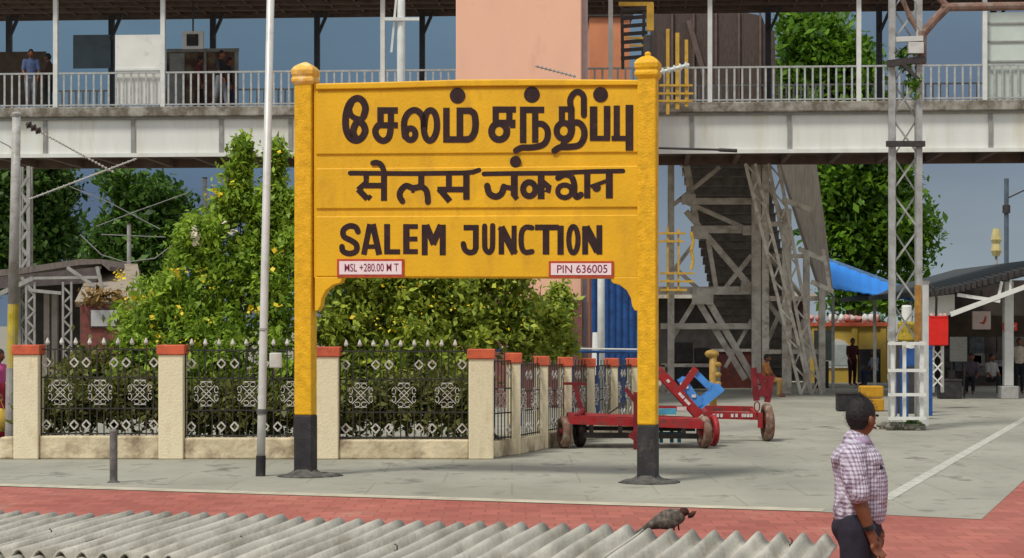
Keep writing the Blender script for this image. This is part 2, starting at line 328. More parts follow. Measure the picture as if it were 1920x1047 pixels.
p = Pen(620, 400, 6.857)
p.line([(352, 240), (320, 180), (240, 165), (165, 215), (170, 300), (260, 350), (330, 405), (325, 490), (240, 520), (160, 490), (145, 430)], 74)
p.letters([([(425, 535), (505, 140)], 72), ([(625, 535), (540, 140)], 80), (H_(430, 460, 600), 58), (V(725, 140, 525), 76), (H_(497, 692, 892), 66), (V(972, 140, 525), 82), (H_(172, 935, 1120), 62), (H_(332, 935, 1115), 62), (H_(494, 935, 1120), 64)])
p.letters([(V(1208, 148, 540), 76), (V(1440, 148, 540), 78), ([(1225, 152), (1328, 400)], 86), ([(1420, 152), (1310, 400)], 86)])
p.mb.build('english_name_first_word', m_letter, panel)
p = Pen(850, 400, 6.0)
p.letters([(H_(163, 115, 285), 62), (V(253, 140, 400), 66), ([(253, 380), (235, 430), (180, 443), (130, 410), (112, 345)], 64)])
p.line([(352, 145), (352, 300), (358, 400), (400, 442), (436, 400), (442, 300), (442, 140)], 60)
p.letters([(V(540, 150, 465), 62), (V(683, 140, 462), 58), ([(535, 155), (690, 455)], 84)])
p.line([(885, 165), (820, 158), (775, 200), (762, 300), (775, 400), (815, 440), (885, 432)], 60)
p.letters([(H_(160, 918, 1185), 64), (V(1042, 160, 465), 74), (V(1206, 140, 468), 70), (V(1482, 145, 465), 66), (V(1642, 135, 465), 66), ([(1485, 155), (1630, 430)], 96)]); p.ring(1350, 298, 52, 150, 58)
p.mb.build('english_name_second_word', m_letter, panel)

def plate(x0, x1, y0, y1, txt, tw):
    fr = MB().prism(spoly([(x0, y0), (x1, y0), (x1, y1), (x0, y1)], -.112), (0, .028, 0)).build('name_plate', m_platered, sign)
    MB().prism(spoly([(x0+4, y0+4), (x1-4, y0+4), (x1-4, y1-5), (x0+4, y1-5)], -.118), (0, .008, 0)).build('plate_face', m_plate, fr)
    cu = bpy.data.curves.new('t', 'FONT'); cu.body = txt; cu.align_x = 'CENTER'; cu.align_y = 'CENTER'; cu.size = 1; cu.offset = .006
    ob = bpy.data.objects.new('t', cu); COL.objects.link(ob); bpy.context.view_layer.update()
    me = bpy.data.meshes.new_from_object(ob.evaluated_get(bpy.context.evaluated_depsgraph_get())); bpy.data.objects.remove(ob)
    xs = [v.co.x for v in me.vertices]; ys = [v.co.y for v in me.vertices]
    c = S3((x0+x1)/2+2, (y0+y1)/2-1, -.1205); wd = tw/139/(max(xs)-min(xs)); hh = 15/139/(max(ys)-min(ys)); mx, my = (max(xs)+min(xs))/2, (max(ys)+min(ys))/2
    for v in me.vertices: v.co = Vector((c.x+(v.co.x-mx)*wd, -.1205, c.z+(v.co.y-my)*hh))
    me.materials.append(m_platetxt); o = bpy.data.objects.new('plate_lettering', me); COL.objects.link(o); o.parent = fr
plate(632, 757, 486, 520, 'MSL +280.00 M T', 106)
plate(1029, 1150, 490, 521, 'PIN 636005', 94)

# ================================================================ corrugated roof in the foreground
m_asb = M('asbestos_cement', (.43, .41, .35), .2, 2.2, rough=.9, bump=.35, bscale=45, dirt=(.29, .27, .215), dscale=2.6, damt=.45, streak=(3, .7, 1))
m_dark = M('dark_iron', (.045, .04, .038), .3, 8, rough=.6)
m_rust = M('rusty_steel', (.13, .075, .05), .4, 10, rough=.8, dirt=(.20, .10, .05), dscale=6)
RC = Vector((1.49, 9.0, 1.052)); RD = -Vector((.274, 1, .046)).normalized(); RE = Vector((-1, .274, 0)).normalized(); RN = RE.cross(RD).normalized()
if RN.z < 0: RN = -RN
PITCH, AMP = .1055, .026
roof = thing('corrugated_roof', 'weathered grey corrugated sheet roof of the low shelter nearest the camera', 'roof', (RC.x-2, RC.y-1, 0))
def roof_sheet(e0, n, a0, a1, lift, tilt=0):
    K = 10; nv = n*K+1; na = 9; top = []; mb = MB()
    vs = []
    for j in range(na):
        a = a0+(a1-a0)*j/(na-1)
        for i in range(nv):
            e = e0+i*PITCH/K
            h = AMP*math.cos(2*math.pi*(e-.02)/PITCH)+lift+tilt*(a-a0)+.002*math.sin(a*7+e*3)
            vs.append(RC+RE*e+RD*a+RN*h)
    fs = [(j*nv+i, j*nv+i+1, (j+1)*nv+i+1, (j+1)*nv+i) for j in range(na-1) for i in range(nv-1)]
    mb.add(vs, fs); o = mb.build('roof_sheet', m_asb, roof, smooth=True)
    md = o.modifiers.new('thickness', 'SOLIDIFY'); md.thickness = .009; md.offset = -1
    return o
rr = random.Random(5)
e = 0; k = 0
for n in (9, 8, 10, 9, 10):
    roof_sheet(e-.035, n, -.012+rr.uniform(-.012, .012), 1.30+rr.uniform(-.02, .02), .008*(k % 2)+.016, .006)
    roof_sheet(e-.035, n, 1.15, 3.0, .008*(k % 2)-.004)
    e += PITCH*(n-.45 if False else n)-0.03; k += 1
for px, py in ((97, 1016), (455, 1030), (745, 1046), (1485, 1034)):
    d = Vector(((px-CX)/F, 1, -(py-HY)/F)); t = (RC-Vector((0, 0, CAM_H))).dot(RN)/d.dot(RN); q = d*t+Vector((0, 0, CAM_H))
    hk = MB().tube([q+RN*-.03, q+RN*.055, q+RN*.062+RE*.012], .0035, 6); hk.tube([q+RN*.02, q+RN*.034], .013, 8)
    hk.build('hook_bolt', m_dark, roof)
for e_, a_ in ((.15, .2), (4.3, .2), (.15, 2.6), (4.3, 2.6)):
    q = RC+RE*e_+RD*a_; MB().bar((q.x, q.y, 0), (q.x, q.y, q.z-.1), .06).build('post', m_rust, roof)
for a_ in (.2, 1.5, 2.6):
    q = RC+RD*a_-RN*.065; MB().bar(q+RE*.03, q+RE*4.6, .05, .06).build('purlin', m_rust, roof)
cb = P(0, 1032, 425); pts = []
for px, py in ((30, 1043), (70, 1036), (105, 1031), (122, 1024), (135, 1024), (145, 1030), (160, 1033), (185, 1026), (198, 1022)):
    d = Vector(((px-CX)/F, 1, -(py-HY)/F)); t = (RC-Vector((0, 0, CAM_H))).dot(RN)/d.dot(RN); pts.append(d*t+Vector((0, 0, CAM_H))+RN*.036)
tag(MB().tube(pts, .008, 6).build('cable', m_dark), 'short black cable lying loose across the corrugated roof', 'cable')

def onroof(px, py, up=.036):
    d = Vector(((px-CX)/F, 1, -(py-HY)/F)); t = (RC-Vector((0, 0, CAM_H))).dot(RN)/d.dot(RN); return d*t+Vector((0, 0, CAM_H))+RN*up
# ---------------------------------------------------------------- bird on the roof edge
m_bird = M('bird_plumage', (.085, .07, .055), .5, 60, rough=.85, dirt=(.22, .19, .17), dscale=45, damt=.4)
m_birdhead = M('bird_head_plumage', (.045, .014, .009), .4, 60, rough=.8)
bo = P(1262, 984, 385)
bird = thing('bird', 'speckled grey brown bird crouching on the far edge of the corrugated roof', 'bird', bo)
def bp_(px, py, dy=0): v = P(px, py+5, 385); v.y += dy; return v
def skin(name, joints, edges, mat, parent=None, sub=2, root=0, smooth=True):
    names = list(joints); idx = {n: i for i, n in enumerate(names)}
    o0 = ORG.get(parent.name, Vector()) if parent else Vector()
    me = bpy.data.meshes.new('s'); me.from_pydata([tuple(Vector(joints[n][0])-o0) for n in names], [(idx[a], idx[b]) for a, b in edges], [])
    o = bpy.data.objects.new('s', me); COL.objects.link(o)
    md = o.modifiers.new('skin', 'SKIN'); md.use_smooth_shade = smooth
    for n in names:
        r = joints[n][1]; sv = me.skin_vertices[0].data[idx[n]]; sv.radius = r if isinstance(r, (tuple, list)) else (r, r); sv.use_root = (idx[n] == root)
    ss = o.modifiers.new('sub', 'SUBSURF'); ss.levels = sub; ss.render_levels = sub
    bpy.context.view_layer.update()
    m2 = bpy.data.meshes.new_from_object(o.evaluated_get(bpy.context.evaluated_depsgraph_get()))
    bpy.data.objects.remove(o)
    m2.materials.clear(); m2.materials.append(mat); m2.name = name
    q = bpy.data.objects.new(name, m2); COL.objects.link(q)
    if parent: q.parent = parent; ORG[q.name] = o0
    return q
skin('body', {'t0': (bp_(1188, 997), .006), 't1': (bp_(1212, 984), .015), 'b0': (bp_(1236, 973), .042), 'b1': (bp_(1258, 966), .056), 'b2': (bp_(1276, 962), .042), 'n': (bp_(1281, 956), .021)}, [('t0', 't1'), ('t1', 'b0'), ('b0', 'b1'), ('b1', 'b2'), ('b2', 'n')], m_bird, bird)
hd = MB().ball(bp_(1282, 955), (.026, .024, .022), 14, 8); hd.tube([bp_(1290, 962), bp_(1297, 961), bp_(1302, 955)], [.015, .013, .010], 8); hd.build('head', m_birdhead, bird, smooth=True)
MB().tube([bp_(1299, 957, -.004), bp_(1306, 953, -.004)], [.008, .002], 8).build('beak', M('horn', (.10, .07, .025), .2), bird)
wg = MB().ball(bp_(1248, 974, -.03), (.062, .022, .034), 14, 8); wg.build('wing', m_bird, bird, smooth=True)
for dx in (0, 9):
    MB().tube([bp_(1262+dx, 972), bp_(1264+dx, 990)], .004, 6).build('leg', m_birdhead, bird)

# ---------------------------------------------------------------- bollard, light pole
m_grey = M('grey_steel', (.36, .36, .34), .15, 5, rough=.5, dirt=(.24, .22, .19), dscale=4)
m_boll = M('bollard_grey', (.11, .10, .095), .35, 9, rough=.7, dirt=(.2, .185, .17), dscale=7)
bq = G(213, 905); bol = thing('bollard', 'short dark grey metal bollard on the concrete in front of the fence', 'bollard', bq)
MB().lathe(bq, [(.052, 0), (.052, .66), (.056, .662), (.056, .685), (.03, .70)], 14).build('shaft', m_boll, bol, smooth=False)
MB().lathe(bq, [(.09, 0), (.075, .015), (.055, .02)], 12).build('base_collar', M('mortar_footing', (.085, .08, .07)), bol)
pq = G(488.5, 893); m_pole = M('galvanised_pole', (.56, .56, .53), .08, 5, rough=.42, metal=.15, bump=.05, dirt=(.42, .41, .38), dscale=3, damt=.4)
lp = thing('light_pole', 'tall slim white steel pole in front of the fence left of the station sign', 'pole', pq)
top = P(508.5, -60, 137); f = lambda z: pq+(top-pq)*(z/top.z)
MB().tube([f(0), f(.28)], .068, 16).build('painted_base', m_black, lp)
MB().tube([f(.2801), f(.9), f(.95), f(top.z+1.4)], [.058, .058, .056, .052], 18).build('shaft', m_pole, lp, smooth=True)
MB().tube([f(.85), f(.92)], .072, 16).build('joint_band', M('joint_grey', (.1, .1, .095), .2), lp)
MB().tube([f(2.0), f(2.03)], .066, 16).build('clamp_band', m_grey, lp)
jb = MB().box(P(517, 676, 135), (.17, .10, .21), .1); jb.build('junction_box', M('white_box', (.62, .62, .6), .12, 8, rough=.5), lp, bevel=.015)
MB().tube([P(512, 691, 136), P(510, 712, 136), P(498, 730, 136.5)], .014, 6).build('conduit', m_dark, lp)
# steel mast at far left with a yellow lower part
lq = G(20, 842); lt = P(31, 214, 112); f2 = lambda z: lq+(lt-lq)*(z/lt.z)
lm = thing('light_pole', 'grey steel pole with yellow lower part beside the left end of the fence', 'pole', lq)
MB().tube([f2(0), f2(1.35)], .10, 14).build('painted_base', M('grey_band', (.3, .29, .27), .25), lm)
MB().tube([f2(1.3505), f2(2.42)], .09, 14).build('yellow_band', M('yellow_pole_paint', (.47, .36, .02), .25, 6, dirt=(.4, .34, .18)), lm)
MB().tube([f2(2.4205), f2(lt.z)], [.088, .07], 16).build('shaft', m_grey, lm, smooth=True)
MB().lathe(f2(lt.z), [(.08, -.04), (.09, 0), (.05, .03)], 12).build('cap', m_grey, lm)

# ================================================================ garden fence
m_cream = M('cream_limewash', (.76, .67, .465), .08, 2.6, rough=.9, bump=.35, bscale=30, dirt=(.60, .50, .32), dscale=2.6, damt=.40, streak=(1.2, 1.2, .5))
m_plinth = M('worn_plinth_plaster', (.62, .53, .355), .2, 3, rough=.95, bump=.7, bscale=14, dirt=(.27, .20, .13), dscale=2.2, damt=.46)
m_cap = M('red_oxide_cap', (.60, .12, .055), .15, 6, rough=.75, dirt=(.42, .09, .05), dscale=5)
m_iron = M('black_iron', (.035, .032, .028), .3, 10, rough=.55)
m_white = M('white_iron_paint', (.56, .53, .49), .14, 20, rough=.6, dirt=(.33, .28, .23), dscale=12, damt=.45)
C0 = G(902, 862); SF = 121.7
fence = thing('garden_fence', 'cream pillared garden fence with red caps and ornate black iron grilles', 'fence', G(460, 862))
def ornament(mb, o, ux, x, z, s=1.0):   # scroll and lattice motif
    Q = lambda a, b: o+ux*(x+a*s)+Vector((0, 0, z+b*s))
    t = .0095
    for sg in (-1, 1):
        mb.bar(Q(-.16, -.16*sg), Q(.16, .16*sg), t*1.3)
        for sx in (-1, 1):
            mb.tube([Q(sx*(.06+.05*math.cos(a)), sg*(.17+.045*math.sin(a))) for a in np.linspace(0, 5.6, 9)], t*.7, 5)
            mb.tube([Q(sx*(.185+.035*math.cos(a)), sg*(.075+.06*math.sin(a))) for a in np.linspace(0, 5.6, 9)], t*.7, 5)
        mb.bar(Q(-.11, sg*.225), Q(.11, sg*.225), t)
    for a, b in (((-.09, 0), (0, .09)), ((0, .09), (.09, 0)), ((.09, 0), (0, -.09)), ((0, -.09), (-.09, 0))): mb.bar(Q(*a), Q(*b), t)
def diamond(mb, o, ux, x, z, r=.062):
    q = [o+ux*(x+a*r*1.05)+Vector((0, 0, z+b*r*1.15)) for a, b in ((1, 0), (0, 1), (-1, 0), (0, -1))]
    for i in range(4): mb.bar(q[i], q[(i+1) % 4], .022, .02)
def grille(o, ux, ln, zt, zb, full=True):
    g = MB(); n = max(2, round(ln/.108)); st = ln/n
    for i in range(n+1):
        x = min(max(i*st, .012), ln-.012); tip = (zt+.10 if i % 2 == 1 else zt)
        g.bar(o+ux*x+Vector((0, 0, zb)), o+ux*x+Vector((0, 0, tip)), .017)
    for z in (zb+.03, zb+.42, zt-.44, zt-.005):
        g.bar(o+ux*.0+Vector((0, 0, z)), o+ux*ln+Vector((0, 0, z)), .022, .02)
    gr = g.build('grille', m_iron, fence)
    of = o-Vector((-ux.y, ux.x, 0))*.02
    if full:
        for i in range(1, n, 2): MB().lathe(o+ux*(i*st)+Vector((0, 0, zt+.10)), [(.022, -.03), (.036, .0), (.03, .02), (.008, .075)], 7).build('spear_tip', m_white, gr)
    k = max(1, round(ln/.72)); h = zt-zb
    for x in [ln*(i+.5)/k for i in range(k)]:
        m = MB(); ornament(m, of, ux, x, zb+h*.50, (.84 if ln > 1.2 else .8)); m.build('scroll_ornament', m_white, gr)
        for dx in (-.25, .25):
            if 0 < x+dx*ln/k/.72 < ln:
                for hz in (.845, .125): m = MB(); diamond(m, of, ux, x+dx*ln/k/.72, zb+h*hz); m.build('diamond', m_white, gr)
def pillar(c, wd, h, ang, z0=0, caph=.15):
    po = MB().box((c.x, c.y, (z0+h-caph)/2), (wd, wd, h-caph-z0), ang).build('pillar', m_cream, fence, bevel=.018)
    MB().box((c.x, c.y, h-caph/2), (wd+.045, wd+.045, caph), ang).build('cap', m_cap, po, bevel=.012)
xs = [48, 320, 611, 902]; hs = [1.765, 1.765, 1.735, 1.70]; W0 = .385
cs = [Vector(((x-CX)/SF, F/SF+W0/2, 0)) for x in xs]
for c, h in zip(cs, hs): pillar(c, W0, h, 0)
ux = Vector((1, 0, 0))
for i in range(3):
    a, b = cs[i].x+W0/2, cs[i+1].x-W0/2
    MB().bx(a, b, F/SF+.045, F/SF+.30, 0, .36-.03*i).build('plinth', m_plinth, fence, bevel=.025)
    grille(Vector((a, F/SF+.16, 0)), ux, b-a, 1.70-.015*i, .36-.03*i)
MB().bx(cs[0].x-.42, cs[0].x-W0/2, F/SF+.03, F/SF+.32, 0, .34).build('plinth', m_plinth, fence, bevel=.03)
# side run going back to the right
E1 = G(1183, 806); A0 = cs[3]+Vector((0, 0, 0)); sdir = (E1-Vector((C0.x+.1, C0.y, 0))); sdir.z = 0; SL = sdir.length; sdir.normalize(); sang = math.atan2(sdir.y, sdir.x)
S0 = Vector((C0.x+.16, C0.y+.1, 0))
prev = None
for px, cy in ((963, 662), (1015, 668), (1060, 670), (1103, 672), (1147, 672), (1186, 672)):
    k = (px-CX)/F; t = (k*S0.y-S0.x)/(sdir.x-k*sdir.y); c = S0+sdir*t; s = F/c.y
    h = CAM_H-(cy-HY)/s; wd = .225
    pillar(c, wd, h, 0, caph=.16)
    a = (cs[3]+Vector((.1, W0/2, 0))) if prev is None else prev+sdir*.12
    b = c-sdir*.12; ln = (b-a).length; u2 = (b-a).normalized()
    nn = Vector((u2.y, -u2.x, 0))*.10
    MB().prism([a+nn, b+nn, b-nn, a-nn], (0, 0, .26)).build('plinth', m_plinth, fence, bevel=.02)
    grille(a.copy(), u2, ln, h-.12, .26, full=False)
    prev = c
e2 = prev+sdir*2.5
MB().prism([prev+Vector((.1, .1, 0)), e2+Vector((.1, 0, 0)), e2-Vector((.1, 0, 0)), prev+Vector((-.1, .1, 0))], (0, 0, .26)).build('plinth', m_plinth, fence)

# ================================================================ plants
def leaf_mat(name, c_lo, c_hi, trans=.35):
    m = bpy.data.materials.new(name); m.use_nodes = True; t = m.node_tree; b = t.nodes['Principled BSDF']; lk = t.links.new
    at = N('ShaderNodeAttribute', t, attribute_name='tone', attribute_type='GEOMETRY')
    r = N('ShaderNodeValToRGB', t); lk(at.outputs['Fac'], r.inputs[0])
    r.color_ramp.elements[0].color = c_lo+(1,); r.color_ramp.elements[1].color = c_hi+(1,)
    lk(r.outputs[0], b.inputs['Base Color']); b.inputs['Roughness'].default_value = .5; b.inputs['Specular IOR Level'].default_value = .25
    tr = N('ShaderNodeBsdfTranslucent', t); lk(r.outputs[0], tr.inputs[0])
    mx = N('ShaderNodeMixShader', t); mx.inputs[0].default_value = trans; lk(b.outputs[0], mx.inputs[1]); lk(tr.outputs[0], mx.inputs[2])
    lk(mx.outputs[0], t.nodes['Material Output'].inputs[0])
    return m
def leaves(name, mat, parent, blobs, n, size, seed, asp=.5, per=14, spread=.16, shell=.55, droop=.0, kind=None):
    """leaf quads gathered in twigs spread through a set of ellipsoids (x, y, z, rx, ry, rz, weight)"""
    g = np.random.default_rng(seed); bl = np.array([b[:6] for b in blobs]); wt = np.array([b[6] if len(b) > 6 else b[3]*b[4]*b[5] for b in blobs]); wt = wt/wt.sum()
    nt_ = n//per; bi = g.choice(len(bl), nt_, p=wt); d = g.normal(size=(nt_, 3)); d /= np.linalg.norm(d, axis=1)[:, None]
    rad = (shell+(1.05-shell)*g.random(nt_))[:, None]
    tw = bl[bi, :3]+d*rad*bl[bi, 3:6]; ttone = g.random(nt_)
    c = np.repeat(tw, per, 0)+g.normal(size=(nt_*per, 3))*spread; dd = np.repeat(d, per, 0)
    m = len(c); ax = dd*.7+g.normal(size=(m, 3))*.8; ax[:, 2] -= droop; ax /= np.linalg.norm(ax, axis=1)[:, None]
    up = np.tile([0, -.35, 1.], (m, 1))+g.normal(size=(m, 3))*.55; sd_ = np.cross(ax, up); sd_ /= np.linalg.norm(sd_, axis=1)[:, None]+1e-9
    nrm = np.cross(sd_, ax)
    sz = size*np.clip(np.exp(g.normal(size=m)*.38), .4, 2.0)[:, None]
    p0 = c-ax*sz*.5; p1 = c+sd_*sz*asp*.5+nrm*sz*.08; p2 = c+ax*sz*.5; p3 = c-sd_*sz*asp*.5+nrm*sz*.08
    v = np.stack([p0, p1, p2, p3], 1).reshape(-1, 3); keep = v.reshape(-1, 4, 3)[:, :, 2].min(1) > .03
    v = v.reshape(-1, 4, 3)[keep].reshape(-1, 3); m = len(v)//4
    o0 = np.array(ORG.get(parent.name, Vector())); v = v-o0
    me = bpy.data.meshes.new(name); me.vertices.add(m*4); me.vertices.foreach_set('co', v.astype('f').ravel())
    me.loops.add(m*4); me.loops.foreach_set('vertex_index', np.arange(m*4, dtype='i')); me.polygons.add(m)
    me.polygons.foreach_set('loop_start', np.arange(0, m*4, 4, dtype='i')); me.update(); me.validate()
    at = me.attributes.new('tone', 'FLOAT', 'FACE')
    tone = (np.repeat(ttone, per)*.55+g.random(nt_*per)*.45)[keep]; at.data.foreach_set('value', tone.astype('f'))
    me.materials.append(mat); o = bpy.data.objects.new(name, me); COL.objects.link(o); o.parent = parent
    if kind: o['kind'] = kind
    return o
def blob(px, py, s, rx, ry, rz=None, w=None, dy=0):
    p = P(px, py, s); b = [p.x, p.y+dy, p.z, rx/s, ry if ry else rx/s*.8, (rz or rx)/s]
    return b+[w] if w else b
def sprigs(bl, n, seed):                # thin shoots standing out of the top and sides of a bush
    r = random.Random(seed); o = []
    for k in range(n):
        b = r.choice(bl); a = r.uniform(-1.2, 1.2); h = r.uniform(.12, .30)
        o.append([b[0]+b[3]*math.sin(a)*1.08, b[1]-b[4]*r.uniform(.1, .8), b[2]+b[5]*math.cos(a)*1.05, r.uniform(.03, .07), .06, h, .05])
    bl[:] = [list(b[:6])+[b[6] if len(b) > 6 else b[3]*b[4]*b[5]] for b in bl]
    return o
m_bark = M('bark', (.10, .075, .05), .35, 12, rough=.95, bump=.8, bscale=20)
m_shrub = leaf_mat('shrub_leaf', (.045, .13, .012), (.44, .60, .06))
m_shrub2 = leaf_mat('hedge_leaf', (.04, .11, .012), (.56, .64, .085))
m_treeR = leaf_mat('rain_tree_leaf', (.012, .055, .006), (.17, .33, .02))
m_treeD = leaf_mat('dark_tree_leaf', (.014, .042, .009), (.10, .19, .025))
m_flow = leaf_mat('yellow_blossom', (.62, .42, .01), (.85, .68, .04), .2)
m_pink = leaf_mat('cream_bud', (.55, .5, .35), (.8, .75, .6), .2)

sb = G(400, 838)
shrub = thing('flowering_shrub', 'tall loose shrub with yellow flowers behind the front fence', 'shrub', sb)
stm = MB(); rr = random.Random(2)
for x, y in ((250, 560), (300, 520), (350, 450), (400, 420), (452, 310), (455, 400), (515, 310), (520, 400), (480, 470), (280, 640), (330, 600)):
    b0 = G(400+rr.uniform(-60, 60), 838+rr.uniform(-4, 4)); q = P(x, y, 109)
    stm.tube([b0, b0.lerp(q, .5)+Vector((rr.uniform(-.2, .2), rr.uniform(-.2, .2), .1)), q], [.028, .018, .006], 6)
stm.build('stem', m_bark, shrub)
sbl = [blob(330, 560, 110, 70, .9, 75), blob(425, 520, 110, 75, .9, 70), blob(262, 625, 112, 48, .8, 80), blob(400, 640, 111, 120, 1.0, 80), blob(520, 570, 110, 45, .8, 110), blob(485, 475, 109, 50, .6, 45, .4), blob(350, 480, 110, 45, .6, 40),
       blob(400, 740, 113, 150, .8, 80), blob(245, 720, 113, 40, .6, 70), blob(520, 730, 112, 45, .7, 80), blob(452, 350, 109, 13, .2, 62, .16), blob(517, 345, 109, 11, .2, 60, .12), blob(418, 405, 109, 26, .4, 28, .12), blob(505, 415, 109, 28, .4, 32, .15), blob(375, 440, 110, 36, .5, 32, .45), blob(458, 298, 109, 6, .1, 22, .06), blob(517, 305, 109, 6, .1, 18, .05), blob(470, 395, 109, 22, .3, 26, .10), blob(545, 440, 109, 16, .3, 60, .2)]
leaves('foliage', m_shrub, shrub, sbl+sprigs(sbl, 26, 3), 48000, .11, 1, asp=.45, spread=.09, shell=.25)
fl = MB(); fp = [blob(398, 300, 111.5, 11, .08, 7, 3), blob(428, 343, 111.5, 10, .08, 8, 3), blob(398, 362, 111.5, 10, .08, 8, 3), blob(515, 292, 111.5, 7, .08, 6, 2), blob(547, 382, 111.5, 7, .1, 12, 2), blob(320, 510, 115, 14, .1, 10, 3), blob(345, 505, 115, 14, .1, 10, 2), blob(225, 517, 114, 10, .1, 8, 2), blob(380, 512, 115, 8, .1, 10, 2), blob(262, 565, 115, 12, .1, 9, 2), blob(230, 560, 114, 8, .1, 9, 1), blob(300, 575, 115, 30, .2, 40, 2), blob(520, 490, 115, 12, .1, 20, 2), blob(480, 580, 115, 10, .1, 10, 1.5), blob(530, 590, 115, 20, .2, 15, 2), blob(400, 470, 115, 120, .3, 60, 3), blob(340, 630, 115, 110, .3, 50, 3)]
leaves('blossom', m_flow, shrub, fp, 210, .055, 4, asp=.9, per=5, spread=.05, kind='stuff')
leaves('seed_tuft', m_pink, shrub, [blob(365, 440, 113, 10, .1, 12, 1), blob(440, 432, 113, 30, .1, 8, 1), blob(370, 450, 113, 5, .1, 6, 1)], 48, .07, 9, asp=.8, per=4, spread=.04, kind='stuff')
hb = G(830, 828)
hedge = thing('hedge_shrub', 'broad dense green bush under the station sign behind the grille', 'shrub', hb)
stm = MB()
for k in range(9):
    b0 = G(830+rr.uniform(-150, 120), 828); q = P(830+rr.uniform(-200, 190), rr.uniform(560, 640), 105)
    stm.tube([b0, b0.lerp(q, .5)+Vector((rr.uniform(-.15, .15), 0, .1)), q], [.03, .02, .006], 6)
stm.build('stem', m_bark, hedge)
hbl = [blob(660, 600, 108, 70, 1, 85), blob(760, 575, 107, 90, 1, 80), blob(860, 580, 106, 90, 1, 80), blob(950, 600, 105, 75, .9, 80), blob(1000, 630, 104, 55, .8, 50), blob(760, 520, 107, 120, .8, 40), blob(900, 515, 106, 90, .8, 30), blob(720, 710, 109, 120, .8, 95), blob(830, 710, 108, 90, .8, 95), blob(650, 700, 109, 50, .7, 90), blob(1045, 640, 101, 28, .4, 26, .5), blob(1055, 575, 102, 8, .12, 32, .12), blob(1040, 600, 102, 18, .3, 22, .3)]
leaves('foliage', m_shrub2, hedge, hbl+sprigs(hbl, 22, 4), 46000, .11, 2, asp=.5, spread=.10, shell=.2)
leaves('blossom', m_flow, hedge, [blob(780, 580, 111, 150, .3, 60, 2), blob(900, 590, 110, 110, .3, 50, 2)], 80, .055, 8, asp=.8, per=3, spread=.05, kind='stuff')

def tree(name, label, base, s, trunk_r, blobs, n, size, mat, seed, lo=.5):
    t = thing(name, label, 'tree', base); mb = MB(); rr = random.Random(seed)
    cen = Vector((sum(b[0] for b in blobs)/len(blobs), sum(b[1] for b in blobs)/len(blobs), sum(b[2] for b in blobs)/len(blobs)))
    top = Vector((base.x+(cen.x-base.x)*.5, base.y, cen.z*.55)); mb.tube([base, base.lerp(top, .5)+Vector((rr.uniform(-.2, .2), 0, 0)), top], [trunk_r*1.3, trunk_r, trunk_r*.75], 10)
    for b in blobs:
        q = Vector(b[:3]); mid = top.lerp(q, .5)+Vector((0, 0, -.3)); mb.tube([top-Vector((0, 0, rr.uniform(0, 1))), mid, q], [trunk_r*.5, trunk_r*.3, trunk_r*.1], 7)
    mb.build('trunk', m_bark, t)
    leaves('crown', mat, t, blobs, n, size, seed, asp=.55, per=34, spread=size*1.15, shell=lo)
    return t
S = 44
rb = [blob(1530, 90, S, 70, 2, 55), blob(1500, 60, S, 35, 1.2, 35), blob(1580, 130, S, 60, 2, 60), blob(1560, 70, S, 45, 1.4, 40), blob(1620, 170, S, 30, 1.2, 60), blob(1510, 170, S, 60, 2, 60), blob(1600, 240, S, 90, 2.4, 70), blob(1610, 340, S, 90, 2.5, 70), blob(1680, 420, S, 70, 2.2, 60), blob(1590, 430, S, 70, 2.2, 80), blob(1712, 450, S, 34, 1.3, 36), blob(1675, 350, S, 40, 1.5, 50), blob(1545, 360, S, 30, 1.5, 60), blob(1690, 480, S, 45, 1.5, 40), blob(1590, 545, S, 60, 1.5, 40), blob(1690, 555, S, 50, 1.5, 35)]
tree('shade_tree', 'big bright green tree rising behind the right half of the footbridge', G(1600, HY+CAM_H*S), S, .35, rb, 34000, .30, m_treeR, 11)
S = 46
lb = [blob(30, 370, S, 95, 2.2, 60), blob(85, 410, S, 48, 1.8, 75), blob(50, 450, S, 80, 2, 55), blob(100, 345, S, 36, 1.3, 40), blob(0, 480, S, 70, 2, 60), blob(150, 470, S, 20, 1, 25), blob(60, 320, S, 60, 1.5, 30)]
tree('dark_tree', 'dark dense tree behind the steel pole at the left edge', G(40, HY+CAM_H*S), S, .3, lb, 20000, .26, m_treeD, 12)
S = 50
lb2 = [blob(225, 345, S, 28, 1.1, 25), blob(290, 380, S, 50, 1.5, 36), blob(315, 430, S, 45, 1.5, 50), blob(215, 455, S, 45, 1.4, 40), blob(270, 465, S, 65, 1.6, 45), blob(348, 378, S, 13, .5, 18), blob(240, 500, S, 80, 1.6, 40), blob(240, 400, S, 30, 1.1, 22)]
tree('dark_tree', 'rounded dark green tree with ragged crown left of the yellow flowering shrub', G(260, HY+CAM_H*S), S, .22, lb2, 17000, .26, leaf_mat('mid_tree_leaf', (.016, .05, .009), (.12, .24, .03)), 13)
# grass tuft at the foot of the lattice mast comes with the mast

# low growth filling the bed behind the front fence
gb_ = [blob(x, 760+12*math.sin(x), 116, 60, .5, 55) for x in range(90, 900, 70)]+[blob(150, 720, 112, 60, .6, 70), blob(215, 690, 112, 40, .5, 60)]
gcov = thing('ground_cover', '', '', G(450, 845)); 
gc_ = leaves('ground_cover', leaf_mat('undergrowth_leaf', (.05, .07, .015), (.22, .22, .05)), gcov, gb_, 16000, .11, 55, asp=.5, spread=.12, shell=.1)
gc_.parent = None; gc_.matrix_world = gcov.matrix_world.copy(); gc_.location = G(450, 845); bpy.data.objects.remove(gcov)
gc_['kind'] = 'stuff'; gc_['label'] = 'low mixed green and brown undergrowth behind the fence grilles'
soil = MB(); soil.bx(-11.2, -.6, F/SF+.7, F/SF+5.2, -.01, .05); structure('soil_bed', soil, M('garden_soil', (.10, .065, .04), .4, 3))

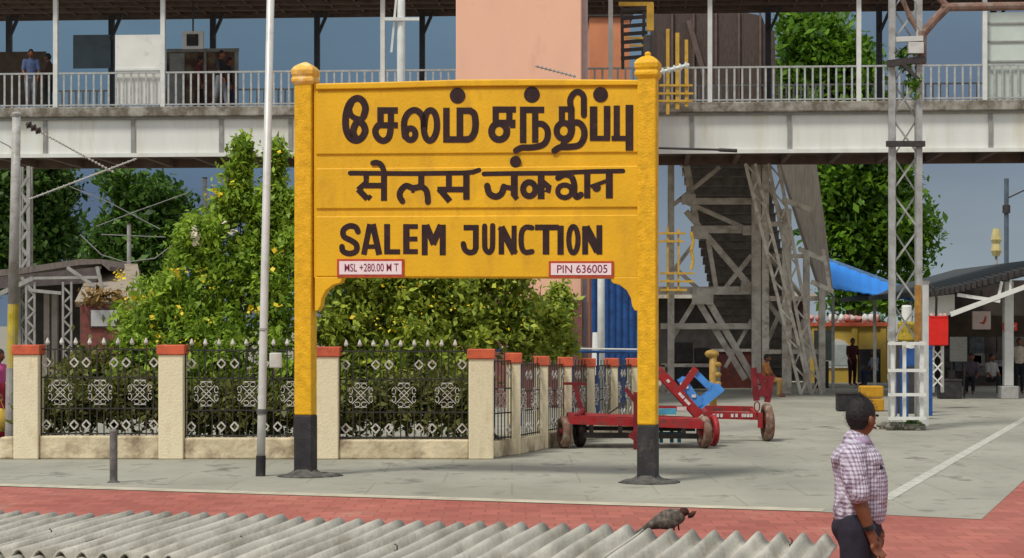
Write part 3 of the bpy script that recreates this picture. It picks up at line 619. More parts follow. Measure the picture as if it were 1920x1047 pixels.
# ================================================================ footbridge
BA, BB = P(0, HY, 66.5), P(1920, HY, 69); BA.z = BB.z = 0
bang = math.atan2(BB.y-BA.y, BB.x-BA.x); bu = (BB-BA).normalized(); bn = Vector((-bu.y, bu.x, 0)); BD = 4.0
def BU(px, py=HY, y=0):
    d = Vector(((px-CX)/F, 1, -(py-HY)/F)); o = BA+bn*y; t = o.dot(bn)/d.dot(bn); q = d*t
    return (q-BA).dot(bu), q.z+CAM_H
m_girder = M('girder_panel_paint', (.66, .67, .63), .06, 1.5, rough=.6, bump=.1, bscale=8, dirt=(.58, .56, .46), dscale=1.1, damt=.42, streak=(1.6, 1, .3))
m_slab = M('weathered_deck_edge', (.33, .31, .27), .2, 3, rough=.95, bump=.5, dirt=(.14, .12, .09), dscale=2.5, damt=.5)
m_rib = M('girder_rib_grey', (.26, .26, .24), .15)
m_soff = M('soffit_brown', (.15, .105, .085), .25, 3)
m_roofu = M('bridge_roof_sheet', (.16, .12, .10), .3, 4, metal=.1, streak=(1, 8, 1))
m_wpost = M('white_bridge_post', (.62, .63, .60), .1, 6, rough=.5)
m_dpost = M('bridge_post_painted_shade', (.05, .055, .065), .2, 6, rough=.6)  # shade on the far-side posts is put into their colour
m_rail = M('bridge_railing_grey', (.36, .37, .36), .2, 9, rough=.55)
m_pw = M('white_sheet', (.68, .68, .64), .06, 2, rough=.6, dirt=(.5, .5, .45), dscale=3, damt=.36)
bridge = thing('footbridge', 'long white sided covered footbridge crossing over the platform', 'footbridge', BA, bang, world=False)
U0, U1 = -5, 34
ZB, ZT, ZF, ZR = 6.80, 7.90, 8.18, 11.42
MB().bx(U0, U1, 0, .12, ZB, ZT).build('girder', m_girder, bridge)
MB().bx(U0, U1, BD-.12, BD, ZB, ZT).build('girder', m_soff, bridge)
gb = MB()
for px in (-80, 85, 250, 415, 545, 700, 850, 1000, 1150, 1297, 1480, 1670, 1857, 2010):
    u, _ = BU(px); gb.bx(u-.055, u+.055, -.05, -.002, ZB+.09, ZT-.07)
gb.bx(U0, U1, -.09, -.003, ZT-.07, ZT-.001); gb.build_each('girder_stiffener', m_rib, bridge)
MB().bx(U0, U1, -.11, -.002, ZB-.02, ZB+.085).build('bottom_flange', m_girder, bridge)
MB().bx(U0, U1, -.2, BD+.2, ZT+.001, ZF).build('deck', m_slab, bridge, bevel=.03)
sf = MB().bx(U0, U1, .121, BD-.121, ZB+.25, ZB+.33)
for k in range(28): sf.bx(U0+.5+k*1.4, U0+.62+k*1.4, .122, BD-.122, ZB+.02, ZB+.249)
sf.build('soffit', m_soff, bridge)
rf = MB().bx(U0, U1, -.5, BD+.35, ZR+.1, ZR+.13)
for k in range(6): rf.bx(U0, U1, -.3+k*.9, -.22+k*.9, ZR, ZR+.099)
rf.bx(U0, U1, BD+.3, BD+.345, ZR-.08, ZR+.099)
for k in range(48): rf.bx(U0+.3+k*.8, U0+.36+k*.8, -.45, BD+.3, ZR+.04, ZR+.098)
rf.build('roof', m_roofu, bridge)
for px in (105, 306, 718, 1145, 1331, 1610, 1846): 
    u, _ = BU(px); MB().bx(u-.062, u+.062, -.08, .04, ZF-.2, ZR).build('post', m_wpost, bridge)
for px in (18, 210, 400, 595, 792, 1440, 1648, 1862):
    u, _ = BU(px, HY, BD); mb = MB().bx(u-.08, u+.08, BD-.12, BD+.04, ZF, ZR); mb.bar((u+.02, BD-.2, ZR-.75), (u+.35, BD-.2, ZR), .09); mb.build('post', m_dpost, bridge)
def railing(y, nm, px0=-60, px1=1990):
    u0, u1 = BU(px0)[0], BU(px1)[0]; r_ = MB(); n = int((u1-u0)/.213)
    for i in range(n):
        u = u0+i*.213; r_.bx(u-.026, u+.026, y-.012, y+.012, ZF-.01, 9.119)
    r_.bx(u0, u1, y-.02, y+.02, 9.12, 9.17); r_.bx(u0, u1, y-.02, y+.02, ZF+.05, ZF+.09)
    r_.build(nm, m_rail, bridge)
railing(-.03, 'railing'); railing(BD-.05, 'railing')
def bpanel(name, x0, x1, y0, y1, dep, mat, th=.05):
    u0, za = BU(x0, y0, dep); u1, zb = BU(x1, y1, dep); return MB().bx(u0, u1, dep, dep+th, zb, za).build(name, mat, bridge)
bp1 = bpanel('wall_panel', 216, 303, 66, 197, .06, m_pw)
u0, z0 = BU(216, 131, .06); u1, _ = BU(303, 131, .06); MB().bx(u0, u1, .03, .058, z0-.03, z0+.03).build('panel_rail', m_wpost, bp1)
wl = bpanel('wall_panel', 1850, 2000, 24, 197, .06, M('pale_green_sheet', (.52, .58, .53), .07, 2))
lines = MB()
for y in (45, 79, 116):
    u0, z0 = BU(1850, y, .06); lines.bx(u0, u0+2.2, .03, .058, z0-.025, z0+.025)
lines.build_each('panel_rail', m_rib, wl)
bpanel('wall_panel', -40, 86, 98, 196, BD-.2, M('brown_hoarding', (.10, .075, .055), .3, 4))
bpanel('wall_panel', 137, 207, 66, 128, BD-.2, M('blue_grey_sheet', (.14, .19, .23), .12, 3))
bpanel('wall_panel', 312, 444, 97, 196, BD-.25, M('red_brown_hoarding', (.10, .05, .04), .3, 3, dirt=(.2, .16, .10), dscale=3))
fr = MB()
for x0, x1, y0, y1 in ((312, 448, 92, 97), (382, 387, 97, 196), (440, 447, 97, 196), (318, 346, 100, 196)):
    u0, za = BU(x0, y0, BD-.3); u1, zb = BU(x1, y1, BD-.3); fr.bx(u0, u1, BD-.3, BD-.26, zb, za)
fr.build_each('panel_frame', M('grey_frame', (.3, .31, .3), .2), bridge)
ob = BU(362, 76, 2.0); q = BA+bu*ob[0]+bn*2.0
scr = thing('hanging_display', 'small square black display in a pale frame hanging under the footbridge roof', 'display', Vector((q.x, q.y, 0)), bang, world=False)
MB().bx(-.30, .30, -.06, .06, ob[1]-.26, ob[1]+.26).build('frame', m_pw, scr)
MB().bx(-.17, .17, -.085, -.062, ob[1]-.17, ob[1]+.17).build('screen', m_black, scr)
MB().bx(-.02, .02, -.02, .02, ob[1]+.261, ZR).build('hanger', m_dpost, scr)

# ---------------------------------------------------------------- peach lift tower in front of the bridge
m_peach = M('peach_plaster', (.80, .455, .32), .05, 1.2, rough=.85, bump=.15, bscale=20, dirt=(.66, .36, .25), dscale=1.2, damt=.36, streak=(1, 1, .4))
m_dado = M('brown_dado', (.20, .085, .07), .15, 4, dirt=(.13, .06, .05), dscale=3)
tq = P(1090, HY, 75); tq.z = 0
tower = thing('lift_tower', 'tall plain peach plastered tower behind the station sign with brown base', 'tower', tq, R(-5.2), world=False)
TW = (1090-853)/75
MB().bx(-TW, 0, 0, 3.0, 2.68, 15).build('wall', m_peach, tower, bevel=.03)
MB().bx(-TW-.02, .02, -.02, 3.02, 0, 2.679).build('dado', m_dado, tower)
MB().bx(.021, .14, .25, .40, 0, 15).build('corner_pipe', M('pipe_grey_pink', (.45, .36, .36), .1), tower)
q = P(1127, HY, 60); q.z = 0
w2 = thing('stair_hall', 'orange plastered wall piece behind the footbridge right of the peach tower', 'building', q)
MB().bx(q.x-.35, q.x+.9, q.y, q.y+3, 0, CAM_H+(HY-32)/60).build('wall', M('orange_plaster', (.62, .24, .12), .1, 2), w2)
MB().bx(q.x-.45, q.x+1.0, q.y-.1, q.y+3.1, CAM_H+(HY-32)/60+.001, CAM_H+(HY-32)/60+.15).build('roof_slab', m_dark, w2)

# floodlight poles beside the tower
q = P(752, HY, 82); q.z = 0
fl_ = thing('floodlight_pole', 'white pole with clamps rising behind the top edge of the station sign', 'pole', q)
MB().tube([q, q+Vector((0, 0, 16))], [.10, .085], 12).build('shaft', m_wpost, fl_, smooth=True)
mb = MB()
for dx, z in ((-.2, 15.6), (.22, 15.6)): mb.bar(q+Vector((dx, -.1, z-.7)), q+Vector((dx*1.6, -.1, z+.6)), .07)
for z in (9.05, 14.9): mb.bar(q+Vector((-.38, -.12, z)), q+Vector((.42, -.12, z)), .07)
mb.bar(q+Vector((-.22, -.05, 8.3)), q+Vector((-.10, -.05, 9.6)), .05); mb.build_each('bracket', m_wpost, fl_)

# ---------------------------------------------------------------- blue stairs and pipe seen under the board
m_blue = M('blue_paint', (.02, .085, .27), .2, 4, rough=.5, dirt=(.015, .05, .16), dscale=3)
q = P(1165, HY, 77); q.z = 0
bs = thing('blue_staircase', 'bright blue enclosed metal staircase beside the peach tower', 'staircase', q)
mb = MB(); a, b = P(1109, 500, 76), P(1215, 672, 76)
mb.bx(a.x, b.x, a.y, a.y+.08, 0.2, a.z+.3); mb.build('side_panel', m_blue, bs)
mb = MB()
for i in range(9):
    x = P(1112+i*12, 600, 75).x; mb.bx(x, x+.03, a.y-.05, a.y-.001, .4, a.z+.2)
mb.bar(P(1140, 600, 75.6), P(1175, 545, 75.6), .06); mb.bar(P(1140, 600, 75.6), P(1138, 655, 75.6), .06); mb.build('rib', M('dark_blue_paint', (.012, .045, .15), .2), bs)
for i, (x, y) in enumerate(((1185, 605), (1172, 620), (1166, 634), (1160, 648))):
    c = P(x, y, 74); MB().bx(c.x-.15, P(1200, y, 74).x, c.y-.2, c.y, c.z-.02, c.z+.02).build('tread', M('tread_steel', (.30, .33, .30), .2), bs)
q = P(1127, HY, 80); q.z = 0
dp = thing('drain_pipe', 'thick white drain pipe in front of the blue staircase', 'pipe', q)
MB().tube([q, q+Vector((0, 0, 5.6))], .085, 12).build('shaft', m_wpost, dp, smooth=True)
MB().tube([q+Vector((-.1, 0, .9)), q+Vector((-.13, 0, 1.9))], [.13, .07], 10).build('joint', m_pw, dp)
# blue rails behind the side fence
a, b = P(925, 657, 92), P(1215, 661, 88)
rl = thing('blue_railing', 'low blue and white pipe railing behind the side run of the fence', 'railing', Vector((a.x, a.y, 0)))
MB().tube([a, b], .035, 6).build('top_rail', m_blue, rl)
MB().tube([a+Vector((0, -.1, .06)), b+Vector((0, -.1, .06))], .02, 6).build('pipe', m_wpost, rl)
mb = MB()
for k in range(7): c = a.lerp(b, k/6); mb.bar((c.x, c.y, 0), c, .05)
mb.build_each('post', m_blue, rl)

# ---------------------------------------------------------------- covered stairs down from the bridge, on a steel trestle
m_steel = M('grey_trestle_paint', (.55, .51, .44), .15, 4, rough=.6, dirt=(.34, .30, .24), dscale=3)
m_steel2 = M('pale_trestle_paint', (.68, .64, .55), .15, 4, rough=.6, dirt=(.36, .27, .21), dscale=3)
m_hood = M('stair_hood_sheet', (.085, .06, .05), .25, 4, rough=.7, streak=(6, 1, 1))
q = P(1400, HY, 60); q.z = 0
st = thing('covered_stairs', 'covered staircase on a grey steel lattice trestle under the footbridge', 'staircase', q)
S = 62
def beams(name, lst, mat, s=S, dz=0):
    mb = MB()
    for (x0, y0), (x1, y1), wd in lst:
        a, b = P(x0, y0, s), P(x1, y1, s); a.y += dz; b.y += dz; mb.bar(a, b, wd/s, .12)
    return mb.build_each(name, mat, st)
for x, y0, wd, m_ in ((1258, 300, 12, m_steel), (1418, 300, 17, m_steel), (1435, 300, 13, m_steel2), (1475, 392, 17, m_steel2), (1512, 470, 12, m_steel), (1541, 540, 12, m_steel)):
    beams('column', [((x, y0), (x, 738), wd)], m_, S, .0)
beams('cross_beam', [((1235, 545), (1412, 545), 15), ((1285, 377), (1412, 377), 12), ((1308, 430), (1412, 430), 14), ((1240, 612), (1412, 612), 11)], m_steel, S, .2)
beams('bracing', [((1288, 395), (1412, 540), 11), ((1290, 310), (1310, 430), 11), ((1352, 312), (1262, 385), 8), ((1275, 372), (1410, 432), 8), ((1330, 450), (1345, 540), 8), ((1412, 478), (1358, 545), 8), ((1325, 555), (1416, 712), 12), ((1308, 560), (1400, 712), 11), ((1308, 560), (1256, 645), 8), ((1412, 600), (1362, 690), 6), ((1300, 460), (1262, 510), 7), ((1265, 500), (1310, 540), 7)], m_steel, S, .35)
beams('bracing', [((1440, 330), (1478, 420), 7), ((1440, 470), (1512, 560), 8), ((1478, 560), (1440, 650), 7), ((1440, 560), (1512, 660), 8), ((1512, 600), (1478, 700), 7)], m_steel, S, .55)
beams('cross_beam', [((1440, 420), (1478, 420), 9), ((1440, 560), (1541, 560), 9), ((1440, 660), (1541, 660), 8), ((1440, 480), (1512, 480), 8)], m_steel2, S, .135)
gu = MB()
for x, y, r_ in ((1292, 374, 13), (1312, 436, 16), (1405, 540, 15), (1318, 556, 20), (1405, 432, 12)):
    c = P(x, y, S); gu.box((c.x, c.y+.1, c.z), (2*r_/S, .03, 1.5*r_/S))
gu.build_each('gusset', m_steel, st)
for x0, x1, m_ in ((1402, 1505, m_steel2), (1445, 1525, m_steel)):
    mb = MB(); a0, a1, b0, b1 = P(x0-9, 310, 63), P(x0+9, 310, 63), P(x1-9, 738, 62), P(x1+9, 738, 62)
    for a, b in ((a0, b0), (a1, b1)): mb.bar(a+Vector((0, -.6, 0)), b+Vector((0, -.6, 0)), .09)
    n = 16
    for k in range(n):
        p_, r_ = a0.lerp(b0, k/n), a1.lerp(b1, (k+1)/n)
        if k % 2: p_, r_ = a1.lerp(b1, k/n), a0.lerp(b0, (k+1)/n)
        mb.bar(p_+Vector((0, -.6, 0)), r_+Vector((0, -.6, 0)), .05)
    mb.build('lattice_stringer', m_, st)
# the flight itself: treads going down and away
fl2 = MB(); n = 30; t0, t1 = P(1345, 300, 61), P(1440, 700, 52); t0.z = 8.1; t1.z = .3
for k in range(n):
    c = t0.lerp(t1, k/(n-1)); fl2.box((c.x, c.y, c.z), (2.7, .42, .05)); fl2.box((c.x, c.y+.2, c.z-.12), (2.7, .03, .26))
fl2.build('flight', M('stair_underside', (.20, .185, .165), .3, 4), st)
hp = [P(1462, 300, 60), P(1530, 300, 60), P(1548, 430, 59.5), P(1562, 545, 59), P(1545, 560, 59), P(1500, 420, 59.5)]
MB().prism(hp, (.05, .9, 0)).build('side_sheet', M('grey_brown_sheet', (.36, .33, .29), .2, 3, streak=(6, 1, .6)), st)
beams('eave_rail', [((1458, 378), (1512, 398), 9), ((1490, 470), (1535, 490), 9), ((1512, 530), (1552, 548), 8), ((1533, 470), (1546, 545), 6)], m_steel2, 61, -1)
hood = [P(1232, 12, 60), P(1330, 10, 60), P(1428, 30, 60), P(1436, 50, 60), P(1452, 58, 60), P(1458, 215, 60), P(1232, 215, 60)]
hd = MB().prism(hood, (0, 3, 0)).build('hood', m_hood, st)
hr = MB()
for x in (1260, 1300, 1342, 1385, 1425): a, b = P(x, 20, 60), P(x, 205, 60); hr.bar(a+Vector((0, -.06, 0)), b+Vector((0, -.06, 0)), .06)
hr.bar(P(1290, 40, 60)+Vector((0, -.1, 0)), P(1330, 180, 60)+Vector((0, -.1, 0)), .16); hr.build_each('hood_rib', M('hood_rib_brown', (.14, .10, .085), .2), hd)
q = P(1390, HY, 50); q.z = 0
ds = thing('dark_store', 'store building with dark interior painted into its wall behind the covered staircase', 'building', q)
a, b = P(1225, 560, 50), P(1515, 560, 50); MB().bx(a.x, b.x, a.y, a.y+5, 0, a.z).build('wall', M('store_wall_painted_shade', (.035, .03, .028), .4, 3), ds)  # dark backdrop: gloom of the interior is painted into the wall colour
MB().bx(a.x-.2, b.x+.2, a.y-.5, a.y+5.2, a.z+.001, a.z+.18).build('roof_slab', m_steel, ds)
# brown wall and store under the stairs
q = P(1375, HY, 58); q.z = 0
rw = thing('brick_wall', 'dark red low wall under the covered staircase', 'wall', q)
a, b = P(1338, 660, 57), P(1425, 700, 57); MB().bx(a.x, b.x, a.y, a.y+.3, 0, a.z).build('wall', M('dark_red_wall', (.13, .035, .025), .25, 6, dirt=(.08, .03, .03), dscale=4), rw)
MB().bx(a.x-.03, b.x+.03, a.y-.04, a.y+.34, a.z+.001, a.z+.09).build('coping', m_steel, rw)
q = P(1292, HY, 60); q.z = 0
bxm = thing('machine_cabinet', 'black machine cabinet on a steel stand under the left of the trestle', 'cabinet', q)
a, b = P(1252, 690, 60), P(1338, 738, 60)
MB().bx(a.x, b.x, a.y, a.y+.8, .08, a.z).build('body', m_black, bxm, bevel=.03)
a2 = P(1240, 682, 60); b2 = P(1350, 688, 60); MB().bx(a2.x, b2.x, a2.y-.1, a2.y, b2.z, a2.z).build('top_rail', m_steel2, bxm)
MB().bx(P(1262, 0, 60).x, P(1300, 0, 60).x, a.y+.1, a.y+.6, a2.z+.001, P(0, 642, 60).z).bx(P(1304, 0, 60).x, P(1332, 0, 60).x, a.y+.1, a.y+.6, a2.z+.001, P(0, 652, 60).z).build_each('motor', m_dark, bxm, bevel=.05)
for x in (1243, 1347): c = P(x, HY, 60); MB().bx(c.x-.05, c.x+.05, c.y-.1, c.y, 0, a2.z-.04).build('leg', m_steel2, bxm)

# yellow ladder scaffold to the right of the sign
m_ylad = M('yellow_scaffold_paint', (.50, .30, .04), .2, 6, rough=.6)
q = P(1268, HY, 72); q.z = 0
ys = thing('signal_ladder', 'yellow painted ladder scaffold rising behind the right post of the sign', 'ladder', q)
mb = MB()
for x, y0, y1, wd in ((1252, 55, 215, 6), (1270, 62, 205, 7), (1287, 75, 200, 6), (1219, 8, 58, 13)):
    mb.bar(P(x, y0, 72), P(x, y1, 72), wd/72)
mb.bar(P(1160, 8, 72), P(1225, 8, 72), .10); mb.bar(P(1252, 425, 72), P(1252, 560, 72), .05); mb.bar(P(1272, 430, 72), P(1272, 552, 72), .05)
mb.build_each('upright', m_ylad, ys)
mb = MB()
for y, x0, x1 in ((161, 1236, 1298), (176, 1230, 1300), (190, 1232, 1298), (438, 1236, 1285), (453, 1236, 1282), (513, 1238, 1302), (528, 1238, 1300), (544, 1238, 1288), (72, 1172, 1214), (86, 1180, 1212)):
    a, b = P(x0, y, 72), P(x1, y, 72); mb.bar(a+Vector((0, -.05, 0)), b+Vector((0, -.05, 0)), .055)
for y in (435, 470): mb.tube([P(1296, y, 72), P(1300, y+18, 72), P(1296, y+36, 72)], .04, 6)
mb.build_each('rung', m_ylad, ys)
mb = MB()
for y in range(20, 118, 15): mb.bar(P(1164, y, 71), P(1214, y-4, 71), .09)
mb.bar(P(1166, 10, 71), P(1168, 130, 71), .08); mb.bar(P(1208, 10, 71), P(1205, 130, 71), .08); mb.build('dark_frame', m_dark, ys)
# white insulator arms by the sign
def insul(name, label, a, b, r0, mat, n=5):
    t = thing(name, label, 'insulator', (a+b)/2); mb = MB(); mb.tube([a, b], r0*.45, 8)
    for k in range(n):
        c = a.lerp(b, (k+.5)/n); d = (b-a).normalized()*r0*.35; mb.tube([c-d, c, c+d], [r0*.6, r0, r0*.6], 10)
    mb.build('sheds', mat, t); return t
m_ins = M('glazed_insulator', (.62, .66, .62), .15, 12, rough=.25)
m_insb = M('brown_insulator', (.06, .04, .035), .2, rough=.3)
insul('insulator', 'white ribbed insulator arm sticking out right of the sign post cap', P(1238, 136, 100), P(1292, 122, 100), .075, m_ins)
insul('insulator', 'thin grey ribbed insulator rod slanting across the peach tower', P(1004, 124, 105), P(1080, 144, 105), .035, M('grey_insulator', (.36, .33, .3), .2), 10)
a, b = P(1200, 277, 100), P(1382, 283, 100); q = P(1215, HY, 100); q.z = 0
cn = thing('cantilever_arm', 'thin black steel tube crossing the bridge girder right of the sign', 'bracket', q)
MB().tube([a, P(1345, 281, 100), P(1350, 281.5, 100), b], [.022, .022, .035, .035], 8).build('tube', m_dark, cn)
MB().tube([q, q+Vector((0, 0, 7.5))], .09, 10).build('mast', m_dark, cn); MB().tube([P(1215, 140, 100), P(1240, 135, 100)], .03, 8).build('stub', m_grey, cn)

# ================================================================ lattice mast on the right
LQ = G(1697, 806); LS = (806-HY)/CAM_H
m_mast = M('galvanised_mast', (.36, .37, .36), .15, 6, rough=.55, dirt=(.24, .235, .22), dscale=4)
m_rustp = M('rusty_pipe', (.19, .115, .085), .3, 8, rough=.8, dirt=(.25, .2, .17), dscale=5)
mast = thing('lattice_mast', 'tall grey lattice steel mast with rusty forked arms on the right of the platform', 'mast', LQ)
X = lambda px, py, dy=0: P(px, py, LS)+Vector((0, dy, 0))
dpt = .45
for nm, x, dy in (('front', 1672, 0), ('front', 1723, 0), ('back', 1684, dpt), ('back', 1728, dpt)):
    MB().bar(X(x, 790, dy), X(x, -60, dy), .115 if dy == 0 else .08).build('chord', m_mast, mast)
lc = MB(); y = 640; sgn = 1
while y > -40:
    a, b = (1672, 1723) if sgn > 0 else (1723, 1672)
    lc.bar(X(a, y, .03), X(b, y-70, .03), .035); lc.bar(X(1684 if sgn < 0 else 1728, y, dpt), X(1728 if sgn < 0 else 1684, y-70, dpt), .03)
    lc.bar(X(1672, y, 0), X(1684, y-35, dpt), .03); lc.bar(X(1723, y, 0), X(1728, y-35, dpt), .03)
    y -= 70; sgn = -sgn
lc.build('lacing', m_mast, mast)
MB().bar(X(1720, 640, -.07), X(1720, 535, -.07), .12, .03).build('rust_patch_plate', M('orange_rust_plate', (.30, .14, .03), .3, 7, dirt=(.42, .25, .04), dscale=5), mast)
co = MB(); co.bar(X(1660, 271, -.1), X(1732, 271, -.1), .11); co.bar(X(1662, 121, -.1), X(1732, 113, -.1), .13); co.bar(X(1690, 122, -.15), X(1718, 150, -.15), .07); co.build_each('collar', m_dark, mast)
MB().bar(X(1678, 76, -.1), X(1728, 74, -.1), .10).bar(X(1700, 92, -.1), X(1728, 92, -.1), .22).build('clamp_plate', m_pole, mast)
leaves('climber', m_treeR, mast, [blob(1695, 100, LS, 15, .1, 8, 2), blob(1712, 160, LS, 16, .15, 30, 2), blob(1700, 120, LS, 12, .1, 10, 1)], 260, .10, 21, spread=.05)
arm = MB()
arm.tube([X(1728, 66), X(1752, 38), X(1776, 14)], .09, 10); arm.tube([X(1728, 66), X(1706, 32), X(1690, -8)], .06, 10); arm.tube([X(1728, 120), X(1728, 60)], .10, 10)
arm.tube([X(1765, 14), X(2050, 10)], .085, 10); arm.tube([X(1776, 14), X(1755, -12)], .07, 8); arm.build('forked_arm', m_rustp, mast)
m_wh = M('white_guard_paint', (.66, .67, .63), .08, 6, rough=.5, dirt=(.5, .5, .45), dscale=5, damt=.36)
gd = MB()
for x, wd in ((1668, .065), (1690, .065), (1722, .075)): gd.bar(X(x, 640, -.3), X(x, 790, -.3), wd)
for y in (644, 694, 739, 783): gd.bar(X(1658, y, -.40), X(1728, y, -.40), .06)
gd.build('guard_frame', m_wh, mast)
ru = MB(); rr = random.Random(9)
for k in range(34): c = X(rr.uniform(1655, 1732), rr.uniform(795, 808), rr.uniform(-.3, .5)); c.z = rr.uniform(0, .08); ru.ball(c, (rr.uniform(.05, .12), rr.uniform(.05, .12), rr.uniform(.04, .10)), 6, 4)
c = X(1697, 800, .1); ru.box((c.x, c.y+.1, .06), (.72, .8, .12)); ru.build('rubble_footing', M('rubble', (.16, .15, .12), .5, 12, bump=.6), mast)
leaves('weed', leaf_mat('weed_leaf', (.03, .08, .01), (.12, .2, .03)), mast, [blob(1715, 797, LS, 16, .3, 7), blob(1690, 800, LS, 20, .2, 5)], 240, .10, 31, spread=.05)
q = G(1735, 798); wp = thing('white_post', 'slim white square post standing right beside the lattice mast', 'post', q)
MB().bar(q, P(1735, 533, (798-HY)/CAM_H), .115).build('shaft', m_wh, wp)
MB().bar(P(1735, 533, 90.8), P(1735, 527, 90.8), .15).build('cap', m_grey, wp)

# ================================================================ station canopy, far right
q = P(1890, HY, 67); q.z = 0
can = thing('station_canopy', 'dark roofed station canopy on a white truss at the right edge', 'canopy', q)
m_croof = M('canopy_roof_sheet', (.055, .06, .062), .3, 5, streak=(8, 1, 1))
S = 68
top = [P(1738, 546, S), P(1790, 537, S), P(1850, 522, S), P(1920, 503, S), P(2010, 478, S)]; bot = [P(2010, 494, S), P(1920, 519, S), P(1850, 537, S), P(1790, 551, S), P(1738, 556, S)]
MB().prism(top+bot, (0, 14, 0)).build('roof', m_croof, can)
ri = MB()
for k in range(24):
    t = k/23; i = min(int(t*4), 3); c = top[i].lerp(top[i+1], t*4-i); ri.bar(c+Vector((0, -.15, -.10)), c+Vector((0, .5, -.04)), .11, .16)
ri.build('roof_corrugation_end', m_dark, can)
g_ = [P(1742, 557, 67), P(1790, 552, 67), P(1790, 590, 67), P(1752, 595, 67), P(1742, 588, 67)]
MB().prism(g_, (0, .1, 0)).build('gable_panel', m_pw, can)
tr = MB()
for (x0, y0), (x1, y1), wd in (((1782, 590), (1930, 535), 11), ((1795, 553), (1875, 565), 8), ((1878, 528), (1872, 560), 6), ((1895, 524), (1893, 552), 5)):
    tr.bar(P(x0, y0, 68), P(x1, y1, 68), wd*.8/68, .08)
tr.build_each('truss_member', m_pw, can)
cq = G(1890, 748); co = MB().bx(cq.x-.13, cq.x+.13, cq.y-.13, cq.y+.13, .36, 3.3).build('column', m_pole, can, bevel=.02)
MB().bx(cq.x-.24, cq.x+.24, cq.y-.24, cq.y+.24, 0, .359).build('column_base', m_grey, co, bevel=.02)
m_int = M('shop_wall_painted_shade', (.045, .035, .03), .35, 3)  # shadow inside the shop painted as a near-black wall colour
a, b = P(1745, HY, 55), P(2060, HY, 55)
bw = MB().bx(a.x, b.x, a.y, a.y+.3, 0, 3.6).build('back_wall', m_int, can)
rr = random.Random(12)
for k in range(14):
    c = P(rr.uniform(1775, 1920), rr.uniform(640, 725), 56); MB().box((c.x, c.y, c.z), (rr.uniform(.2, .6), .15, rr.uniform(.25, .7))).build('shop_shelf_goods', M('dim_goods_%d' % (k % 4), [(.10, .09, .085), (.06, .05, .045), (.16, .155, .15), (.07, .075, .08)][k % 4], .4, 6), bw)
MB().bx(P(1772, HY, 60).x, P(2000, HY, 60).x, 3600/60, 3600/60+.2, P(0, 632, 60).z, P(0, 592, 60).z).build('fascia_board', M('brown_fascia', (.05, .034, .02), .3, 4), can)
m_signw = M('pale_pink_board', (.62, .50, .45), .08, 5); m_redp = M('bright_red_paint', (.66, .018, .012), .1, 6, rough=.5)
q = P(1840, 601, 62)
hs_ = thing('hanging_sign', 'square pale sign with a small red mark under the canopy', 'sign', q)
MB().box(q, (34/62, .1, 34/62)).build('board', m_signw, hs_, bevel=.01)
MB().prism([q+Vector((x/62, -.056, -y/62)) for x, y in ((-6, 4), (2, 3), (6, -8), (9, -9), (8, 2), (4, 8), (-2, 6))], (0, .004, 0)).build('red_mark', M('faded_red_mark', (.42, .07, .06), .2), hs_)
MB().bar(q+Vector((0, 0, .28)), q+Vector((0, 0, .9)), .04).build('hanger', m_dark, hs_)
q = P(1890, 613, 66.5)
rs = thing('hanging_sign', 'small red sign fixed on the canopy column', 'sign', q)
MB().box(q+Vector((0, -.2, 0)), (26/66, .06, 15/66)).build('board', M('sign_red_dull', (.48, .05, .03), .15), rs)
MB().box(q+Vector((0, -.24, .02)), (20/66, .01, 4/66)).build('pale_band', M('sign_pale_band', (.5, .2, .15), .2), rs)
q = P(1757, 622, 76)
rb = thing('red_box', 'bright red box mounted between posts beside the white post', 'box', q)
bb = MB().box(q, (36/76, .4, 52/76)).build('body', m_redp, rb, bevel=.02)
MB().box(q+Vector((0, 0, 26/76+.022)), (34/76, .42, .04)).build('lid', m_redp, rb)
rr = MB()
for dx in (-13, -5, 4, 12): rr.box(q+Vector((dx/76, -.1, 26/76+.08)), (5/76, .1, .06))
rr.build_each('knob', m_signw, rb)
q2 = P(1757, HY, 76); q2.z = 0
lg = MB()
for x in (1749, 1767): lg.bar(P(x, 648, 76), P(x, 735, 75), .07)
for y in (655, 680, 705): lg.bar(P(1749, y, 76), P(1767, y+20, 76), .035); lg.bar(P(1767, y, 76), P(1749, y+20, 76), .035)
lg.build('lattice_leg', m_pw, rb)
MB().tube([P(1738, 532, 80), P(1750, 540, 80), P(1756, 560, 79), P(1755, 592, 78)], .03, 8).build('cable_pipe', m_dark, rb)
q = G(1742, 780); bpst = thing('blue_post', 'dark blue square post right behind the white post', 'post', q)
MB().bar(q, q+Vector((0, 0, 1.55)), .13).build('shaft', m_blue, bpst)
MB().bar(q+Vector((0, 0, 1.551)), q+Vector((0, 0, 1.6)), .16).build('cap', m_blue, bpst)
q = P(1704, HY, 86); q.z = 0
bp2 = thing('blue_drum_stand', 'dark blue upright stand behind the white guard frame of the mast', 'stand', q)
mb = MB(); mb.bar(P(1695, 655, 86), P(1695, 785, 86), .16); mb.bar(P(1676, 700, 86), P(1676, 780, 86), .12); mb.box(P(1706, 670, 86), (.32, .3, .40)); mb.build('frame', m_blue, bp2)
MB().lathe(P(1706, 652, 86), [(.16, -.02), (.16, .06), (.1, .08)], 12).build('lid', m_pw, bp2)
q = P(1700, HY, 80); q.z = 0
yd = thing('yellow_drum', 'mustard yellow round drum behind the mast above the guard frame', 'drum', P(1700, 630, 80))
MB().lathe(P(1700, 640, 80), [(.2, 0), (.22, .04), (.2, .2), (.22, .4), (.18, .46)], 16).build('body', M('mustard_paint', (.42, .30, .03), .3, 6, dirt=(.1, .08, .02), dscale=6), yd)
MB().bx(P(1680, 0, 80).x, P(1722, 0, 80).x, 3600/80-.2, 3600/80+.2, 0, P(0, 640, 80).z-.003).build('stand', m_dark, yd)
